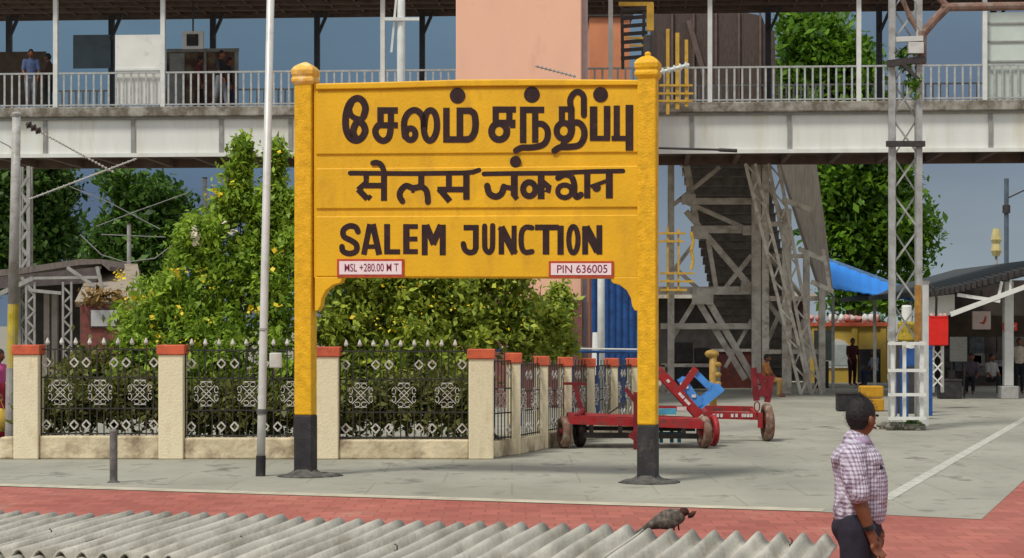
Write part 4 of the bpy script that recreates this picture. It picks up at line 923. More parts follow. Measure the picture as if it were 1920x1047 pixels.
MB().lathe(P(1700, 603, 80), [(.12, 0), (.12, .34), (.10, .38)], 14).build('white_can', m_pw, yd)
q = G(1790, 748); dbx = thing('trunk', 'dark steel trunk on the ground under the canopy', 'trunk', q)
MB().box((q.x-.15, q.y, .25), (.62, .4, .5)).build('body', m_black, dbx, bevel=.03); MB().box((q.x-.15, q.y, .53), (.64, .42, .05)).build('lid', m_dark, dbx)
q = P(1797, 655, 66); bdg = thing('notice_board', 'grey notice board on legs in front of the dark shop', 'notice board', Vector((q.x, q.y, 0)))
MB().box(q, (32/66, .05, 46/66)).build('board', M('grey_notice', (.22, .22, .2), .2, 12, streak=(1, 1, 6)), bdg)
mb = MB()
for dx in (-.18, .18): mb.bar((q.x+dx, q.y+.05, 0), (q.x+dx, q.y+.05, q.z), .04)
mb.build_each('leg', m_dark, bdg)
# catenary pole far right, signal lamp
q = P(1887, HY, 50); q.z = 0
op = thing('catenary_pole', 'dark slim pole rising behind the canopy roof at right', 'pole', q)
MB().tube([q, P(1887, 335, 50)], .09, 10).build('shaft', M('slate_paint', (.09, .12, .15), .2), op)
MB().tube([P(1887, 385, 50), P(1887, 400, 50)], .15, 8).build('collar', m_dark, op); MB().bar(P(1887, 373, 50), P(1925, 355, 50), .05).build('arm', m_dark, op)
q = P(1868, 455, 52); yl = thing('yellow_signal', 'pale yellow signal head on a thin post behind the canopy roof', 'signal', Vector((q.x, q.y, 0)))
MB().lathe(q-Vector((0, 0, .5)), [(.12, 0), (.2, .2), (.14, .45), (.2, .6), (.12, 1.0)], 10).build('head', M('pale_yellow_paint', (.52, .45, .2), .15), yl)
MB().tube([(q.x, q.y, 0), q-Vector((0, 0, .5))], .05, 8).build('post', m_grey, yl)

# ================================================================ blue awning and yellow building
S = 56
q = P(1630, HY, S); q.z = 0
aw = thing('blue_awning', 'bright blue sheet awning behind the lattice mast', 'awning', q)
c4 = [P(1548, 487, 54), P(1712, 548, 54), P(1710, 562, 58), P(1650, 560, 58), P(1560, 545, 58)]
n_ = 18; mb = MB(); tA, tB, bA, bB = P(1545, 486, 53), P(1722, 552, 53), P(1560, 540, 58.5), P(1712, 563, 58.5)
rows = []
for j in range(6):
    for i in range(n_+1):
        a = tA.lerp(tB, i/n_).lerp(bA.lerp(bB, i/n_), j/5); a.z += .014*math.cos(i*math.pi)-.06*math.sin(j/5*math.pi); rows.append(a)
mb.add(rows, [(j*(n_+1)+i, j*(n_+1)+i+1, (j+1)*(n_+1)+i+1, (j+1)*(n_+1)+i) for j in range(5) for i in range(n_)])
sh = mb.build('sheet', M('blue_sheet', (.03, .24, .75), .06, 3, rough=.5, bump=.1), aw); md = sh.modifiers.new('t', 'SOLIDIFY'); md.thickness = .03
MB().bar(tA+Vector((0, .1, .06)), tB+Vector((0, .1, .06)), .10).build('ridge_bar', M('pale_blue_ridge', (.16, .26, .38), .3), aw)
for x in (1562, 1640, 1708): c = P(x, HY, 58); c.z = 0; MB().bar(c, c+Vector((0, 0, CAM_H+(HY-552)/58-.05)), .09).build('post', m_grey, aw)
S = 52; q = P(1590, HY, S); q.z = 0
yb = thing('yellow_kiosk', 'yellow painted single storey kiosk with arched window below the blue awning', 'kiosk', q)
m_yw = M('yellow_wall', (.58, .40, .07), .08, 2, dirt=(.46, .32, .10), dscale=2)
a, b = P(1518, 612, S), P(1664, 700, S); y0 = a.y
wl = MB().bx(a.x, b.x, y0, y0+3, 0, a.z).build('wall', m_yw, yb)
MB().bx(a.x-.05, b.x+.05, y0-.1, y0+3.1, a.z+.001, a.z+.14).build('red_cornice', M('kiosk_cornice', (.55, .12, .06), .2), yb)
wn = P(1570, 662, S); wf = MB().prism([wn+Vector((x/S, -.05, -y/S)) for x, y in ((-22, 28), (22, 28), (22, -14), (14, -22), (0, -26), (-14, -22), (-22, -14))], (0, .048, 0)).build('window', m_pw, yb)
MB().bx(wn.x-.34, wn.x+.34, y0-.065, y0-.052, wn.z-.45, wn.z+.3).build('pane', M('window_glass_pale', (.42, .47, .46), .15, 3, rough=.2), wf)
dr = P(1630, 690, S); MB().bx(dr.x-.42, dr.x+.42, y0-.03, y0-.002, 0, P(0, 655, S).z).build('doorway', m_black, yb)
for x in (1527, 1602, 1656): c = P(x, 610, S); MB().bx(c.x-.1, c.x+.1, y0-.06, y0-.003, 0, a.z-.01).build('pilaster', m_yw, yb)
lg = MB(); rr = random.Random(4)
m_bund = [M('bundle_pink', (.55, .28, .25), .2), M('bundle_white', (.6, .58, .55), .15), M('bundle_orange', (.55, .22, .06), .2), M('bundle_green', (.1, .2, .12), .2)]
def lump(c, z, rr):
    m = MB().ball((c.x+rr.uniform(-.06, .06), c.y+.2, z+.12), (rr.uniform(.09, .17), .14, rr.uniform(.10, .19)), 9, 7)
    m.v = [(x+rr.uniform(-.03, .03), y+rr.uniform(-.03, .03), max(z, q+rr.uniform(-.03, .05))) for x, y, q in m.v]; return m
for k in range(13):
    c = P(1524+k*11, 604, S); t_ = tag(lump(c, a.z+.142, rr).build('cloth_bundle', m_bund[rr.choice((0, 0, 1, 2, 0, 1, 3))], smooth=True), 'one of the pastel cloth bundles lined along the yellow kiosk roof', 'bundle', 'bundles along the kiosk roof')
pl = G(1548, 728); gc = thing('grey_cabinet', 'grey green upright cabinet with black front below the stair hood', 'cabinet', pl)
MB().bx(pl.x-.32, pl.x+.3, pl.y, pl.y+.4, .9, 1.9).build('upper_box', M('grey_green', (.13, .16, .15), .2), gc); MB().bx(pl.x-.3, pl.x+.1, pl.y-.02, pl.y+.4, 0, .88).build('base', m_black, gc)
q = G(1592, 772); bk = thing('black_crate', 'black plastic crate on the platform behind the walking man', 'crate', q)
MB().box((q.x, q.y+.2, .22), (.52, .4, .42)).build('body', m_black, bk, bevel=.02); MB().box((q.x, q.y+.2, .44), (.56, .44, .04)).build('rim', m_dark, bk)
q = G(1636, 772); yc = thing('yellow_crate', 'mustard yellow plastic crate stack beside the guard frame', 'crate', q)
m_yc = M('crate_mustard', (.52, .27, .02), .15, 5)
MB().box((q.x, q.y+.2, .16), (.56, .4, .30)).build('lower_crate', m_yc, yc, bevel=.03); MB().box((q.x, q.y+.2, .47), (.54, .4, .28)).build('upper_crate', m_yc, yc, bevel=.03)

# ================================================================ left background: masts, shed, brick hut
def lattice(name, label, cat, px, y0, y1, s, wd, mat, cw=.05, rung=.35):
    q = P(px, HY, s); q.z = 0; t = thing(name, label, cat, q); mb = MB(); z0, z1 = P(0, y0, s).z, P(0, y1, s).z; h = wd/s/2
    for dx in (-h, h):
        for dy in (0, 2*h): mb.bar(q+Vector((dx, dy, max(0, z0))), q+Vector((dx, dy, z1)), cw)
    mb.build('chord', mat, t); lb_ = MB(); z = max(0, z0); k = 0
    while z < z1-rung:
        a, b = (-h, h) if k % 2 else (h, -h)
        lb_.bar(q+Vector((a, -.01, z)), q+Vector((b, -.01, z+rung)), cw*.8); lb_.bar(q+Vector((a, 2*h+.01, z+rung)), q+Vector((b, 2*h+.01, z)), cw*.8); z += rung; k += 1
    lb_.build('lacing', mat, t); return t
m_lat = M('lattice_grey', (.30, .29, .27), .2, 6)
lattice('lattice_mast', 'narrow grey lattice mast just right of the steel pole at left', 'mast', 45, 735, 312, 72, 17, m_lat, .09)
S = 76; q = P(110, HY, S); q.z = 0
shd = thing('platform_shed', 'small open platform shed with low pitched roof behind the fence at left', 'shed', q)
m_sroof = M('shed_roof_sheet', (.15, .125, .11), .3, 3, streak=(5, 1, 1))
top = [P(-60, 512, S), P(40, 502, S), P(150, 486, S), P(190, 486, S), P(205, 500, S)]; bot = [P(205, 508, S), P(190, 495, S), P(150, 497, S), P(40, 514, S), P(-60, 524, S)]
MB().prism(top+bot, (0, 4, 0)).build('roof', m_sroof, shd)
MB().prism([P(-60, 526, S), P(190, 500, S), P(180, 530, S), P(-60, 545, S)], (0, .08, 0)).build('gable', M('shed_gable', (.10, .08, .075), .3), shd)
tb = MB()
for (x0, y0), (x1, y1), wd in (((-40, 570), (62, 522), 8), ((62, 522), (190, 520), 5), ((126, 502), (182, 540), 6), ((182, 500), (192, 545), 6), ((40, 520), (60, 545), 5), ((60, 545), (115, 550), 6)): tb.bar(P(x0, y0, S+1), P(x1, y1, S+1), wd/S)
tb.build_each('roof_truss_member', m_lat, shd)
for px in (126, 57):
    mb = MB(); c = P(px, HY, S+1); c.z = 0; z1 = P(0, 530, S).z
    for dx in (-.1, .1): mb.bar(c+Vector((dx, 0, 0)), c+Vector((dx, 0, z1)), .05)
    z = 0; k = 0
    while z < z1-.2: mb.bar(c+Vector((-.1 if k % 2 else .1, 0, z)), c+Vector((.1 if k % 2 else -.1, 0, z+.2)), .045); z += .2; k += 1
    mb.build('lattice_column', m_lat, shd)
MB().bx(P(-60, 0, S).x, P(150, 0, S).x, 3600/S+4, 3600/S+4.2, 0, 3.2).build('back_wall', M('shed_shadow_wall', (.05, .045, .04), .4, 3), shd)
for x in (70, 85): c = P(x, HY, S); c.z = 0; MB().bar(c+Vector((0, 1, 0)), c+Vector((0, 1, 2.9)), .14).build('post', M('pale_post', (.32, .29, .25), .2), shd)
S = 80; q = P(190, HY, S); q.z = 0
hut = thing('brick_hut', 'dark red brick hut with one white shuttered window behind the fence', 'hut', q)
a, b = P(150, 572, S), P(250, 640, S)
MB().bx(a.x, b.x, a.y, a.y+2.5, 0, a.z).build('wall', M('dark_brick', (.17, .05, .04), .3, 8, dirt=(.10, .05, .04), dscale=5), hut)
MB().prism([P(140, 566, S), P(270, 566, S), P(258, 495, 72), P(175, 495, 72)], (0, .1, -.12)).build('roof', M('hut_roof', (.32, .28, .23), .25, 4, dirt=(.2, .14, .07), dscale=4), hut)
c = P(196, 597, S); wf = MB().box((c.x, a.y-.02, c.z), (56/S, .05, 38/S)).build('window', M('window_frame_brown', (.08, .04, .035), .2), hut)
MB().box((c.x, a.y-.06, c.z), (48/S, .03, 30/S)).build('shutter', M('shutter_grey', (.40, .40, .39), .1, 5), wf)
leaves('weeds', M('dry_weed', (.22, .13, .04), .3), hut, [blob(190, 558, S, 40, .3, 10)], 260, .16, 41, spread=.1)
# overhead equipment
def wire(name, label, pts, r, mat, cat): return tag(MB().tube(pts, r, 6).build(name, mat), label, cat)
m_wire = M('wire_grey', (.22, .215, .21), .2)
S = 100
q = P(64, 240, 108)
insul('insulator', 'dark brown insulator below the top of the steel pole at left', P(50, 232, 110), P(76, 248, 110), .075, m_insb, 3)
insul('insulator_string', 'long pale ribbed stay rod slanting down right below the bridge at left', P(76, 248, 110), P(214, 324, 108), .028, M('pale_ribbed', (.45, .43, .4), .2), 22)
insul('insulator_string', 'pale ribbed bracket tube rising to the right under the bridge at left', P(55, 374, 74), P(256, 298, 74), .045, M('pale_ribbed', (.45, .43, .4)), 20)
wire('overhead_wire', 'thin grey wire dropping from the bracket toward the dark trees', [P(130, 350, 70), P(205, 380, 70), P(300, 430, 70)], .014, m_wire, 'wire')
wire('overhead_wire', 'thin grey wire rising right across the rounded dark tree', [P(180, 425, 70), P(260, 395, 70), P(352, 362, 70)], .014, m_wire, 'wire')
wire('overhead_wire', 'slack cable looping above the shed roof toward the shrub', [P(150, 440, 75), P(190, 478, 75), P(235, 492, 75), P(290, 485, 75), P(330, 455, 75)], .016, m_wire, 'wire')
wire('overhead_wire', 'straight level wire just above the slack cable at left', [P(190, 440, 75), P(310, 445, 75)], .014, m_wire, 'wire')
wire('overhead_wire', 'thin wire curving at the left edge of the bridge girder', [P(-20, 255, 100), P(18, 275, 100), P(40, 300, 100)], .012, m_wire, 'wire')
for px, y0, lab in ((242, 421, 'short grey pole top standing before the rounded dark tree'), (384, 335, 'pale slim distant pole beside the tall yellow flower stems')):
    q = P(px, HY, 66); q.z = 0; t = thing('distant_pole', lab, 'pole', q); MB().tube([q, P(px, y0, 66)], .06, 8).build('shaft', m_grey, t); MB().tube([P(px, y0, 66), P(px, y0-2, 66)], .075, 8).build('cap', m_dark, t)

# ================================================================ luggage barrows
m_cred = M('barrow_red', (.36, .018, .022), .3, 6, rough=.5, dirt=(.12, .04, .035), dscale=6, damt=.45)
m_cdk = M('barrow_dark_red', (.16, .015, .02), .3, 6)
m_tyre = M('brown_tyre', (.15, .08, .055), .3, 8, dirt=(.3, .24, .18), dscale=6); m_tyred = M('dark_tyre', (.035, .025, .025), .3, 8)
m_cblue = M('barrow_blue', (.07, .27, .68), .12, 5, rough=.45); m_cwhite = M('chipped_white', (.6, .55, .52), .2, 20)
def wheel(parent, c, r, wd, mat, hub, ang=.15):
    ax = Vector((math.cos(ang), math.sin(ang), 0)); n = 22; u = Vector((0, 0, 1)); v = ax.cross(u); vs = []; fs = []
    prof = [(r*.62, -wd*.5), (r*.92, -wd*.5), (r, -wd*.3), (r, wd*.3), (r*.92, wd*.5), (r*.62, wd*.5)]
    for k in range(n):
        d = u*math.cos(6.2832*k/n)+v*math.sin(6.2832*k/n); vs += [Vector(c)+d*a+ax*b for a, b in prof]
    m = len(prof); fs = [(k*m+i, k*m+(i+1) % m, ((k+1) % n)*m+(i+1) % m, ((k+1) % n)*m+i) for k in range(n) for i in range(m)]
    w_ = MB().add(vs, fs).build('wheel', mat, parent, smooth=True)
    h = MB(); h.tube([Vector(c)-ax*wd*.62, Vector(c)+ax*wd*.62], r*.2, 10)
    for k in range(6):
        d = u*math.cos(k*1.0472+.3)+v*math.sin(k*1.0472+.3); h.bar(Vector(c)+d*r*.15, Vector(c)+d*r*.66, r*.16, wd*.4)
    h.build('hub', hub, w_)
K = lambda px, py, dy=0, s=112: P(px, py, s)+Vector((0, dy, 0))
q = G(1195, 842)
c1 = thing('luggage_barrow', 'long red luggage barrow with brown tyres standing behind the right sign post', 'luggage barrow', q)
a, b = K(1066, 788), K(1318, 797)
fr = MB()
for dy in (0, 1.15): fr.bar(a+Vector((0, dy, 0)), b+Vector((0, dy, 0)), .13, .08)
for x in (1070, 1120, 1180, 1250, 1314): p_ = K(x, 789+(x-1066)*.036); fr.bar(p_+Vector((0, .041, 0)), p_+Vector((0, 1.109, 0)), .07, .10)
fr.build('frame', m_cred, c1)
dk = MB()
for i in range(9): y = .12+i*.115; dk.bar(a+Vector((.0, y, .07)), b+Vector((0, y, .07)), .025, .09)
dk.build('deck', M('deck_plank_red', (.30, .03, .03), .3, 7), c1)
un = MB(); un.bar(K(1095, 818, .3), K(1312, 820, .3), .09, .07); un.bar(K(1095, 808, .8), K(1312, 810, .8), .07)
for x in (1110, 1165, 1285): un.bar(K(x, 818, .3), K(x, 798, .3), .07)
un.build('axle', m_dark, c1)
for px, dy, m_, hb in ((1058, .15, m_tyre, m_cdk), (1089, .55, m_tyred, m_dark), (1322, .15, m_tyre, m_cred), (1345, .7, m_cred, m_cdk)):
    c = K(px, 800, dy); c.z = .27; wheel(c1, c, .27, .13 if px < 1340 else .09, m_, hb, .2)
hn = MB(); hn.bar(K(1056, 720, .2), K(1100, 721, .2), .045); hn.bar(K(1077, 720, .2), K(1095, 780, .2), .07); hn.tube([K(1095, 770, .2), K(1082, 782, .1)], .05, 8); hn.build('draw_handle', m_cdk, c1)
sh_ = MB(); sh_.bar(K(1191, 735, -.2), K(1191, 842, -.2), .08); sh_.bar(K(1172, 728, -.2), K(1190, 752, -.2), .07); sh_.bar(K(1180, 812, -.2), K(1200, 826, -.2), .12); sh_.build('corner_stake', m_cdk, c1)
MB().bar(K(1172, 758, .3), K(1142, 778, .3), .025).build('brake_rod', m_dark, c1)
c2 = thing('luggage_barrow', 'second red luggage barrow parked behind with its wheel toward the open platform', 'luggage barrow', G(1385, 829))
K2 = lambda px, py, dy=0: K(px, py, dy, 105)
fr = MB(); fr.bar(K2(1322, 778), K2(1425, 781), .13, .13); fr.bar(K2(1322, 770, 1.0), K2(1425, 772, 1.0), .10); fr.bar(K2(1326, 778, .06), K2(1326, 772, .95), .08); fr.bar(K2(1422, 780, .06), K2(1422, 774, .95), .08); fr.bar(K2(1424, 774, -.1), K2(1424, 802, -.1), .08); fr.build('frame', m_cred, c2)
lt = MB(); rr = random.Random(3)
for x in (1338, 1345, 1352, 1372, 1380, 1392, 1396, 1402, 1408): lt.box(K2(x, 779, -.075), (.045, .01, .06))
lt.build_each('chipped_marking', m_cwhite, c2)
for px, dy, r_, m_ in ((1438, .0, .34, m_tyre), (1446, .35, .28, m_cred)): c = K2(px, 800, dy); c.z = r_; wheel(c2, c, r_, .13, m_, m_cdk, .06)
hn = MB()
for (x0, y0), (x1, y1), wd in (((1420, 752), (1414, 690), .10), ((1440, 755), (1448, 705), .10), ((1410, 705), (1450, 712), .09), ((1412, 735), (1448, 742), .10), ((1425, 700), (1440, 748), .08), ((1445, 712), (1420, 745), .07)): hn.bar(K2(x0, y0, .1), K2(x1, y1, .1), wd)
hn.tube([K2(1418, 762, -.1)+Vector((.05*math.cos(t), 0, .09*math.sin(t))) for t in np.linspace(0, 6.28, 10)], .012, 5)
hn.build('upright_handle', m_cdk, c2)
c3 = thing('hand_truck', 'red hand truck with white marked side rails leaning on the barrow', 'hand truck', K(1265, 790))
K3 = lambda px, py, dy=0: K(px, py, dy+.35, 110)
fr = MB()
for dy in (0, .45): fr.bar(K3(1236, 694, dy), K3(1316, 782, dy), .16, .07)
for t in (.15, .4, .65, .9): fr.bar(K3(1236, 694).lerp(K3(1316, 782), t)+Vector((0, .04, 0)), K3(1236, 694).lerp(K3(1316, 782), t)+Vector((0, .41, 0)), .05)
fr.bar(K3(1278, 738, .2), K3(1311, 692, .2), .11); fr.bar(K3(1225, 700), K3(1225, 748), .22, .08); fr.bar(K3(1218, 768, -.02), K3(1290, 768, -.02), .09)
fr.build('frame', m_cred, c3)
lt = MB(); d = (K3(1316, 782)-K3(1236, 694)).normalized()
for t in (.22, .3, .38, .5, .56, .64, .7): c = K3(1236, 694).lerp(K3(1316, 782), t)+Vector((0, -.04, 0)); lt.bar(c, c+d*.06, .05, .012)
lt.bar(K3(1272, 768, -.075), K3(1290, 768, -.075), .07, .01); lt.build_each('chipped_marking', m_cwhite, c3)
lg = MB()
for x in (1242, 1262, 1276): lg.bar(K3(x, 802, -.1), K3(x, 832, -.1), .06)
lg.bar(K3(1236, 815, -.1), K3(1280, 815, -.1), .06); lg.bar(K3(1236, 773, -.1), K3(1270, 773, -.1), .10); lg.build_each('stand', M('turquoise_paint', (.06, .30, .42), .25, 6), c3)
c4_ = thing('hand_truck', 'light blue hand truck lying folded against the red hand truck', 'hand truck', K(1320, 770))
fr = MB()
for (x0, y0), (x1, y1), wd in (((1284, 712), (1318, 764), .13), ((1316, 764), (1360, 728), .15), ((1308, 698), (1338, 728), .10), ((1298, 745), (1322, 752), .09), ((1340, 722), (1352, 742), .08)):
    for dy in (.2, .55): fr.bar(K3(x0, y0, dy), K3(x1, y1, dy), wd, .06)
for x, y in ((1286, 714), (1316, 762), (1355, 732)): fr.bar(K3(x, y, .23), K3(x, y, .52), .05)
fr.build('frame', m_cblue, c4_)
lt = MB()
for x, y in ((1284, 722), (1292, 728), (1306, 745), (1302, 700)): lt.box(K3(x, y, .155), (.07, .012, .05))
lt.build_each('chipped_marking', m_cwhite, c4_)
q = P(1337, HY, 80); q.z = 0
hy = thing('water_hydrant', 'ochre yellow upright hydrant pipe with rounded fittings behind the blue hand truck', 'hydrant', q)
m_och = M('ochre_paint', (.36, .22, .05), .3, 9, rough=.6)
z = lambda py: P(0, py, 80).z
MB().tube([q, q+Vector((0, 0, z(665)))], .09, 10).build('pipe', m_och, hy, smooth=True)
mb = MB(); mb.ball(q+Vector((-.03, 0, z(664))), (.17, .13, .10), 12, 7)
for y in (684, 703, 720): mb.ball(q+Vector((.10, 0, z(y))), (.10, .10, .07), 10, 6)
mb.build_each('fitting', m_och, hy, smooth=True)

# ================================================================ people
m_skin = M('brown_skin', (.165, .058, .028), .12, 12, rough=.5, bump=.1)
m_hair = M('black_hair', (.014, .011, .011), .4, 60, rough=.6, bump=.35, bscale=120)

def fuse(name, J, E, mat, parent, f=Vector((1, 0, 0)), voxel=.012, extra=None, smooth=6):
    """one continuous surface: tapered limbs and joint balls melted together by a voxel remesh"""
    f = Vector((f.x, f.y, 0)).normalized(); s = Vector((-f.y, f.x, 0)); mb = MB(); n = 14
    rad = lambda v: v if isinstance(v, (tuple, list)) else None
    for a, b in E:
        (pa, ra), (pb, rb) = J[a], J[b]; pa, pb = Vector(pa), Vector(pb)
        if rad(ra) and rad(rb):                  # trunk: horizontal ellipses
            vs = [p+f*q[0]*math.cos(6.2832*k/n)+s*q[1]*math.sin(6.2832*k/n) for p, q in ((pa, ra), (pb, rb)) for k in range(n)]
            mb.add(vs, [tuple(range(n-1, -1, -1)), tuple(range(n, 2*n))]+[(k, (k+1) % n, n+(k+1) % n, n+k) for k in range(n)])
        else:
            m = lambda v: min(v) if rad(v) else v
            mb.tube([pa, pb], [m(ra), m(rb)], 12)
    for p, r in J.values():
        if rad(r):
            t = MB().ball((0, 0, 0), (r[0], r[1], min(r)*.75), 14, 8); mb.add([Vector(p)+f*v[0]+s*v[1]+Vector((0, 0, v[2])) for v in t.v], t.f)
        else: mb.ball(p, r, 10, 8)
    if extra: mb.add(extra.v, extra.f)
    o = mb.build(name, mat, parent)
    md = o.modifiers.new('r', 'REMESH'); md.mode = 'VOXEL'; md.voxel_size = voxel; md.use_smooth_shade = True
    if smooth:
        sm = o.modifiers.new('s', 'SMOOTH'); sm.factor = .5; sm.iterations = smooth
    bpy.context.view_layer.update()
    m2 = bpy.data.meshes.new_from_object(o.evaluated_get(bpy.context.evaluated_depsgraph_get())); o.modifiers.clear()
    old = o.data; o.data = m2; bpy.data.meshes.remove(old); m2.name = name
    for p in m2.polygons: p.use_smooth = True
    return o
def hand_chain(J, E, wr, el, side, k=1.0, fwd=Vector((1, 0, 0))):
    """palm, four unequal bent fingers and a thumb below the wrist"""
    d = (wr-el).normalized(); a = fwd-d*fwd.dot(d); a.normalize(); pl = wr+d*.075*k
    J['palm'+side] = (pl, .024*k); E.append(('wr'+side, 'palm'+side))
    for i, (off, ln) in enumerate(((.030, .075), (.010, .085), (-.010, .080), (-.028, .062))):
        r0 = pl+a*off*k+d*.012*k; m = r0+d*ln*.5*k+a*.004*k; t = m+d*ln*.42*k+d.cross(a)*(.02*k if side == 'R' else -.02*k)
        for nm, q, r in (('a', r0, .0125), ('b', m, .0105), ('c', t, .009)): J['f%d%s%s' % (i, nm, side)] = (q, r*k)
        E += [('palm'+side, 'f%da%s' % (i, side)), ('f%da%s' % (i, side), 'f%db%s' % (i, side)), ('f%db%s' % (i, side), 'f%dc%s' % (i, side))]
    t0 = wr+d*.035*k+a*.032*k; t1 = t0+d*.035*k+a*.020*k
    J['t0'+side] = (t0, .011*k); J['t1'+side] = (t1, .009*k); J['t2'+side] = (t1+d*.03*k, .0075*k)
    E += [('wr'+side, 't0'+side), ('t0'+side, 't1'+side), ('t1'+side, 't2'+side)]
def head_mesh(c, f, k=1.0):
    """skull with jaw, nose, ears; c centre, f facing (unit, horizontal)"""
    s = Vector((-f.y, f.x, 0)); mb = MB(); n, m = 18, 14; vs = []
    for i in range(m+1):
        th = math.pi*i/m
        for j in range(n):
            ph = 6.2832*j/n; x, y, z = math.sin(th)*math.cos(ph), math.sin(th)*math.sin(ph), math.cos(th)
            rx, ry, rz = .098, .077, .118
            X, Y, Z = x*rx, y*ry, z*rz
            if z < 0:                       # jaw and chin forward, nape cut in
                Y *= 1+.28*z; X = X*(1+.12*z) if x > 0 else X*(1+.42*z)
            X += .012*max(0, x) if z < -.3 else 0
            if x > .75 and abs(y) < .32 and -.28 < z < .12: X += .022*(1-abs(y)/.32)*(1-abs(z+.12)/.25 if abs(z+.12) < .25 else 0)
            vs.append(c+(f*X+s*Y+Vector((0, 0, Z)))*k)
    fs = [(i*n+j, i*n+(j+1) % n, (i+1)*n+(j+1) % n, (i+1)*n+j) for i in range(m) for j in range(n)]
    mb.add(vs, fs)
    for sg in (-1, 1):
        e_ = c+(s*sg*.084-f*.006-Vector((0, 0, .016)))*k; mb.ball(e_, (.019*k, .017*k, .034*k), 8, 6)
    mb.tube([c+(f*.094+Vector((0, 0, .015)))*k, c+(f*.108-Vector((0, 0, .018)))*k, c+(f*.116-Vector((0, 0, .03)))*k, c+(f*.096-Vector((0, 0, .042)))*k], [.008*k, .012*k, .015*k, .010*k], 8)
    return mb
def hair_mesh(c, f, k=1.0, long=False):
    """short cropped hair: low on the nape, above the ears, up to the hairline in front"""
    s = Vector((-f.y, f.x, 0)); n, m = 28, 12; vs = []; rr = random.Random(8)
    for i in range(m+1):
        for j in range(n):
            ph = 6.2832*j/n; fr = math.cos(ph)           # 1 front, -1 back
            lim = 2.18 if fr < -.35 else (1.55+.63*(-(fr+.0)/.35 if fr < 0 else 0) if fr < .35 else 1.55-.60*(fr-.35)/.65)
            th = lim*i/m; x, y, z = math.sin(th)*fr, math.sin(th)*math.sin(ph), math.cos(th)
            g = 1.045-.03*(i/m)**4+rr.uniform(-.010, .012)
            X = x*.100*g; Y = y*.080*g; Z = z*.122*g
            if z < 0: Y *= 1+.22*z; X *= 1+.40*z if x < 0 else 1
            vs.append(c+(f*X+s*Y+Vector((0, 0, Z)))*k)
    fs = [(i*n+j, i*n+(j+1) % n, (i+1)*n+(j+1) % n, (i+1)*n+j) for i in range(m) for j in range(n)]
    return MB().add(vs, fs)
def join_into(o, mb):
    off = ORG.get(o.parent.name, Vector()) if o.parent else Vector()
    b = bmesh.new(); b.from_mesh(o.data); vv = [b.verts.new(Vector(v)-off) for v in mb.v]
    for f in mb.f:
        try: b.faces.new([vv[i] for i in f])
        except ValueError: pass
    bmesh.ops.remove_doubles(b, verts=vv, dist=1e-5); bmesh.ops.recalc_face_normals(b, faces=b.faces); b.to_mesh(o.data); b.free()
    for p in o.data.polygons: p.use_smooth = True
